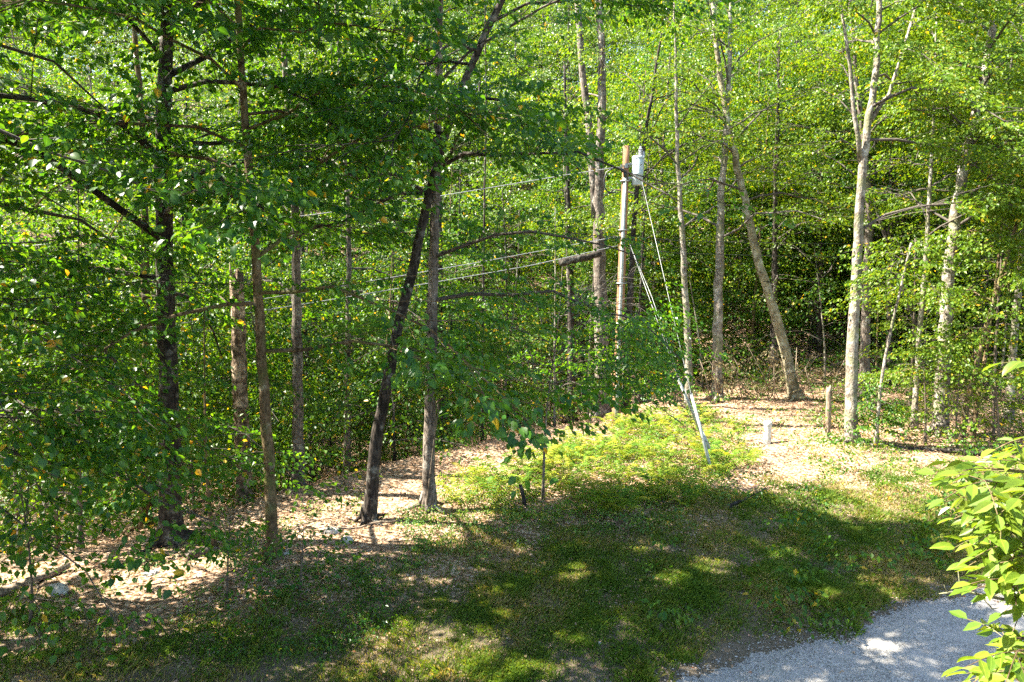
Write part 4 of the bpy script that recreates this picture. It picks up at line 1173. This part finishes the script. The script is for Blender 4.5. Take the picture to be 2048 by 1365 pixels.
lc = np.clip(.62 * rng.random(m) + .38 * (.5 + .8 * vnoise(x, y, 1.6, 11)), 0, 1)
tag(obj('fallen_leaves', np_mesh('fallen_leaves', v, f, np.zeros((0, 4), int), False, np.repeat(lc, nf)), M['litter']), kind='stuff')
TOTAL[0] += len(f)

# grass of the verge
n = 1300000
x = rng.uniform(-9, 14, n); y = rng.uniform(8.2, 19, n)
px, py, dep = project(np.stack([x, y, ground(x, y)], 1))
lawn = 1 - sstep(15.5, 18.5, y - .45 * x + 4 + 2.4 * vnoise(x, y, .45, 1))
patch = np.clip(.48 + .45 * vnoise(x, y, .8, 4) + .5 * vnoise(x, y, 2.6, 2), 0.26, 1)
ed = sstep(-.02, .5, y - drive_edge(x) + .3 * vnoise(x, y, 2.2, 7))
pr = lawn * patch * ed * (.35 + .65 * sstep(-6, 1, x)) * np.clip(150 / dep ** 2, .15, 1)
kk = (px > -60) & (px < 2110) & (py > 850) & (py < 1420) & (rng.random(n) < pr)
x, y = x[kk], y[kk]; m = len(x)
P = np.stack([x, y, ground(x, y) - .004], 1)
hgt = rng.uniform(.03, .10, m) * (1 + .5 * vnoise(x, y, 1.7, 5)); a = rng.uniform(0, 6.28, m)
ln = np.stack([np.cos(a), np.sin(a)], 1) * (hgt * rng.uniform(.2, 1.1, m))[:, None]
w = rng.uniform(.003, .0065, m)[:, None] * np.clip(y / 9, 1, 2)[:, None]
b = np.stack([-np.sin(a), np.cos(a), np.zeros(m)], 1) * w
tip = P + np.concatenate([ln, hgt[:, None]], 1); mid = P + np.concatenate([ln * .35, hgt[:, None] * .62], 1)
v = np.stack([P - b, P + b, mid + b * .9, tip], 1).reshape(-1, 3)
i = np.arange(m)[:, None] * 4
f = np.stack([i + [0, 1, 2], i + [0, 2, 3]], 1).reshape(-1, 3)
cn = np.clip(.5 * rng.random(m) + .5 * np.clip(.5 + .6 * vnoise(x, y, .9, 9) , 0, 1), 0, 1)
tag(obj('grass', np_mesh('grass', v, f, np.zeros((0, 4), int), False, np.repeat(cn, 2)), M['grass']), kind='stuff')
TOTAL[0] += len(f)

# gravel stones
n = 60000
x = rng.uniform(-1, 9, n); y = rng.uniform(7.5, 12.5, n)
d = drive_edge(x) - y
kk = (d > -.5 * rng.random(n) ** 2) & (d < 4.5) & (rng.random(n) < .35 + .4 * np.exp(-d / .4))
x, y = x[kk], y[kk]; m = len(x)
s = (.005 + .017 * rng.random(m) ** 3)[:, None, None]
oct_ = np.array([[1, 0, 0], [0, 1, 0], [-1, 0, 0], [0, -1, 0], [0, 0, .8]])
v = (np.stack([x, y, ground(x, y) + .018], 1)[:, None] + s * (oct_[None] + rng.normal(0, .25, (m, 5, 3)))).reshape(-1, 3)
i = np.arange(m)[:, None] * 5
f = np.stack([i + [0, 1, 4], i + [1, 2, 4], i + [2, 3, 4], i + [3, 0, 4]], 1).reshape(-1, 3)
tag(obj('gravel', np_mesh('gravel', v, f, np.zeros((0, 4), int), False), GRAVEL), kind='stuff')

# low weeds and seedlings
def weeds(name, n, poly, ls, hmax, mat, K=7, size=.22, nz=1.0):
    Q = ground_px(scatter_px(n, poly))
    g = vnoise(Q[:, 0], Q[:, 1], .9, 3) + .5 * vnoise(Q[:, 0], Q[:, 1], 2.3, 6)
    Q = Q[g > rng.normal(.15, .35, n) * nz]
    Q = Q[Q[:, 1] > drive_edge(Q[:, 0]) + .15]
    m = len(Q)
    c0 = Q + np.array([0, 0, 1.0]) * (rng.random((m, 1)) ** 1.5 * hmax + .03)
    P, D, Nn, L = spray_leaves(c0, rng.uniform(0, 6.28, m), np.full(m, size) * rng.uniform(.6, 1.3, m), K, ls, rng.uniform(-.3, .3, m), flat=.4, wide=.9)
    v, f, nf = leaf_geo(P, D, Nn, L, L * .6)
    TOTAL[0] += len(f)
    tag(obj(name, np_mesh(name, v, f, np.zeros((0, 4), int), False, np.repeat(rng.random(len(P)), nf)), mat), kind='stuff')
STRIP = [(0, 1160), (250, 1120), (560, 1030), (700, 990), (900, 945), (1060, 900), (1300, 825), (1500, 775), (1680, 745), (2048, 760), (2048, 1010), (1700, 1040), (1430, 990), (1050, 1060), (850, 1140), (560, 1160), (300, 1230), (0, 1300)]
weeds('undergrowth', 5200, STRIP, .06, .16, M['weed'])
weeds('undergrowth', 1500, [(700, 1080), (830, 1000), (980, 990), (1150, 960), (1450, 960), (1500, 1020), (1250, 1080), (980, 1130), (720, 1140)], .07, .3, M['weed'], nz=.6)
weeds('undergrowth', 1600, [(0, 1180), (500, 1130), (700, 1130), (900, 1250), (500, 1364), (0, 1364)], .06, .25, M['near'])
weeds('undergrowth', 1500, [(700, 1110), (1400, 1010), (1900, 1040), (1900, 1180), (1300, 1330), (700, 1364)], .045, .06, M['grass'], size=.15)
weeds('undergrowth', 2200, [(880, 960), (1100, 900), (1260, 840), (1420, 830), (1470, 960), (1330, 1010), (1060, 1040), (900, 1010)], .075, .25, M['fernweed'], K=8, size=.3, nz=.5)
weeds('undergrowth', 1600, [(1440, 850), (1650, 770), (2048, 770), (2048, 1000), (1700, 1030), (1480, 1000)], .07, .14, M['fernweed'], K=7, size=.24)
weeds('undergrowth', 900, [(1080, 900), (1260, 835), (1420, 820), (1460, 960), (1300, 990), (1100, 980)], .07, .35, M['weed'], nz=.4)
weeds('undergrowth', 800, [(1500, 780), (1650, 750), (2048, 750), (2048, 900), (1760, 880), (1560, 860)], .06, .3, M['weed'])

weeds('undergrowth', 2600, [(540, 975), (700, 940), (900, 895), (1090, 845), (1250, 800), (1250, 760), (1080, 790), (540, 850)], .1, .9, M['mid'], K=12, size=.45, nz=.3)
weeds('undergrowth', 3200, [(1310, 785), (1500, 765), (1660, 735), (2048, 740), (2048, 680), (1310, 700)], .11, 1.1, M['mid'], K=12, size=.45, nz=.3)

# ferns
def frond_mesh(seed):
    r = np.random.default_rng(seed)
    n = 13
    v = []; f = []
    for i in range(n):
        t = i / (n - 1); y = t * .9; z = .62 * math.sin(t * 1.9) * (1 - .25 * t)
        wv = .17 * math.sin(math.pi * (.12 + .88 * (1 - t))) ** .8 + .01
        for sd in (-1, 1):
            b = len(v)
            v += [(0, y - .018, z), (sd * wv * .55, y + .01, z - .02 + r.normal(0, .01)), (sd * wv, y + .05, z - .055 + r.normal(0, .015)), (sd * wv * .5, y + .045, z - .01), (0, y + .022, z + .002)]
            f += [(b, b + 1, b + 3), (b + 1, b + 2, b + 3), (b, b + 3, b + 4)] if sd > 0 else [(b + 1, b, b + 3), (b + 2, b + 1, b + 3), (b + 3, b, b + 4)]
    me = np_mesh('frond', np.array(v), np.array(f), np.zeros((0, 4), int), False)
    me.materials.append(M['fern'])
    return me
FR = [frond_mesh(i) for i in range(4)]
FERN_POLY = [(1030, 965), (1090, 925), (1140, 880), (1260, 842), (1340, 822), (1420, 830), (1450, 950), (1400, 985), (1290, 975), (1180, 965), (1110, 985)]
fp = np.concatenate([scatter_px(140, FERN_POLY), scatter_px(14, [(1440, 860), (1495, 855), (1505, 940), (1450, 960)]), scatter_px(20, [(890, 965), (1050, 925), (1090, 1000), (960, 1025), (890, 1005)]), scatter_px(26, [(1080, 985), (1200, 975), (1400, 985), (1380, 1030), (1180, 1045)])])
fp = fp[np.argsort(fp[:, 1])]
FQ = ground_px(fp)
for i, q in enumerate(FQ):
    in_main = i % 7 != 0
    r = thing('fern', 'yellow green fern in the sunlit patch round the guy wire guards', 'fern', q, 'ferns round the guy wires')
    nfr = int(rng.integers(5, 9)); a0 = rng.uniform(0, 6.28); s0 = rng.uniform(.38, .85)
    for j in range(nfr):
        o = obj('frond', FR[(i + j) % 4], None, r)
        o.rotation_euler = (rng.uniform(-.1, .35), 0, a0 + j * 6.283 / nfr + rng.normal(0, .25))
        s1 = s0 * rng.uniform(.75, 1.15); o.scale = (s1, s1, s1)
r = thing('fern', 'single dark blue green fern standing in the bright leaf litter', 'fern', gpt(982, 1008))
for j in range(7):
    o = obj('frond', FR[j % 4], None, r)
    o.rotation_euler = (rng.uniform(.1, .6), 0, j * .9); o.scale = (.75, .75, .75)

# ================================================================== ash bough beside the camera
def ash_bough():
    yb = 3.1; xb = 3.7
    base = np.array([xb, yb, float(ground(xb, yb))])
    root = thing('ash_tree', 'bright ash tree close by, its leafy boughs hanging in at the right edge', 'tree', base)
    t = MB().tube(np.array([(0, 0, -.1), (.05, 0, 2), (0, .05, 4), (-.05, 0, 6.2), (.05, 0, 8)]), [.13, .11, .09, .06, .03], 12, .04)
    obj('trunk', t.mesh('trunk'), M['grey'], root)
    br = MB(); tips = []
    def bough(z, targets, r=.02):
        st = base + (0, 0, z)
        for (px, py, Y) in targets:
            e = at(px + (75 if px < 2015 else 50), py + 12, Y); m_ = st * .45 + e * .55 + (0, 0, .12)
            br.tube(np.array([st, m_, e]) - base, [r, r * .6, .005], 6, 0, cap=False)
            tips.append((e, unit(e - m_)))
    main = [(1985, 880, 2.9), (1940, 930, 2.8), (2040, 900, 3.2), (1985, 985, 2.7), (1925, 1040, 2.85), (2035, 1000, 3.0), (1960, 1070, 2.8), (2020, 1060, 2.7), (1940, 1090, 2.9), (1985, 1130, 3.0), (2035, 1120, 2.9), (1990, 1170, 2.8),
            (1900, 925, 2.9), (1910, 1010, 2.8), (1925, 1110, 2.75), (1900, 980, 3.1), (1955, 890, 3.0), (2010, 960, 2.6), (2010, 1110, 2.6), (1930, 1000, 2.7), (1960, 1150, 2.65),
            (1945, 960, 2.9), (1905, 1060, 3.0), (1970, 1100, 3.1), (1990, 920, 2.8), (2020, 1020, 2.9), (1965, 1035, 2.7), (1930, 1130, 3.0), (2000, 1150, 2.7), (1940, 900, 3.2), (2015, 880, 2.7), (1895, 950, 2.7),
            (1915, 955, 3.0), (1975, 940, 3.2), (2050, 950, 2.8), (2045, 1050, 3.2), (1955, 1010, 3.2), (1995, 1050, 3.4), (1945, 1140, 2.9), (2040, 1165, 3.1)]
    low = [(1960, 1290, 2.6), (2010, 1325, 2.6), (1945, 1300, 2.8), (2015, 1270, 2.7), (1935, 1265, 2.7), (1990, 1280, 2.8), (1935, 1330, 2.7), (2030, 1300, 2.9), (1990, 1345, 2.8), (2045, 1350, 2.6), (2040, 1255, 3.0), (1970, 1310, 2.9)]
    high = [(2050, 720, 2.8), (2030, 860, 2.9)]
    bough(4.6, main); bough(3.9, low); bough(5.3, high)
    k = 0; extra = []; order = list(range(len(tips))); random.shuffle(order)
    for ti, (e, dirn) in enumerate([tips[i] for i in order]):
        for cl in range(3):
            az = rng.uniform(2.2, 5.0) if cl == 0 else rng.uniform(0, 6.28)
            H = np.array([math.cos(az), math.sin(az), rng.uniform(-.35, .3)]); H = unit(H)
            nl = int(rng.choice([5, 5, 7]))
            Lr = rng.uniform(.15, .23)
            Q = unit(np.cross(H, [0, 0, 1.0])); U = np.cross(Q, H)
            rp = [e + H * (Lr * s) - np.array([0, 0, 1]) * .10 * s * s * Lr * 3 for s in np.linspace(0, 1, 4)]
            br.tube(np.array(rp) - base, .0022, 4, 0, cap=False)
            for j in range(nl):
                if j == nl - 1: s, sd = 1.0, 0
                else: s, sd = .3 + .6 * (j // 2) / max(1, (nl - 1) // 2), (1 if j % 2 else -1)
                p = e + H * (Lr * s) - np.array([0, 0, 1]) * .10 * s * s * Lr * 3
                D = unit(H * (1.0 if sd == 0 else .45) + Q * sd * .9 - np.array([0, 0, 1]) * rng.uniform(.05, .55) + rng.normal(0, .12, 3))
                Nn = unit(U + rng.normal(0, .35, 3)); B = unit(np.cross(D, Nn)); U2 = np.cross(B, D)
                L = rng.uniform(.07, .108); W = L * rng.uniform(.42, .52)
                if k >= 300:
                    extra.append((p, D, Nn, L)); continue
                q = p - base
                o = obj('leaflet', ASHL[k % 3], None, root); k += 1
                o.matrix_local = Matrix(((B[0] * W, D[0] * L, U2[0] * L, q[0]), (B[1] * W, D[1] * L, U2[1] * L, q[1]), (B[2] * W, D[2] * L, U2[2] * L, q[2]), (0, 0, 0, 1)))
    # bare twig
    tw = [at(x, y, Y) for x, y, Y in ((2060, 1205, 3.0), (2010, 1200, 2.9), (1960, 1190, 2.85), (1922, 1182, 2.8), (1895, 1186, 2.8), (1878, 1188, 2.8))]
    br2 = MB().tube(np.array(tw) - base, [.009, .008, .006, .005, .004, .002], 5)
    br2.tube(np.array([tw[3], at(1919, 1165, 2.8), at(1916, 1142, 2.8)]) - base, [.004, .003, .0015], 5)
    br2.tube(np.array([tw[2], at(1985, 1218, 2.85), at(2000, 1216, 2.85)]) - base, [.004, .003, .0015], 5)
    br2.tube(np.array([tw[4], at(1890, 1176, 2.8), at(1888, 1170, 2.8)]) - base, [.003, .002, .001], 5)
    obj('twig', br2.mesh('twig'), M['pale'], root)
    obj('limbs', br.mesh('limbs'), M['brown'], root)
    # the rest of the crown, out of the picture above and to the right
    sk = grow([base, base + (0, 0, 3), base + (0, .05, 6)], .05, 8.5, 10, 1.6, 5.6, 10, up=(.1, .6), sub=False, az_list=[-.6, .2, .9, 1.5, -1.2])
    P, D, Nn, L = spray_leaves(sk.c0, sk.az, sk.sz, 14, .11, sk.dr)
    px, py, dep = project(P)
    k2 = ~((dep > 0) & (px < 2060) & (py > -50)) & (np.linalg.norm(P - CAM, axis=1) > 2.0)
    P, D, Nn, L = [np.concatenate([a_[k2], np.array([e_[i] for e_ in extra])]) for i, a_ in enumerate((P, D, Nn, L))]
    k2 = np.ones(len(P), bool)
    v, f, nf = leaf_geo(P[k2] - base, D[k2], Nn[k2], L[k2], L[k2] * .45, True)
    cr = obj('crown', np_mesh('crown', v, f, np.zeros((0, 4), int), False, np.repeat(rng.random(k2.sum()), nf)), M['ash'], root)
    cr['kind'] = 'stuff'
ASHL = [single_leaf('leaflet', c, M['ash1'], 5) for c in (.08, .18, .28)]
ash_bough()
print('TRIS', TOTAL[0], 'objects', len(bpy.data.objects))
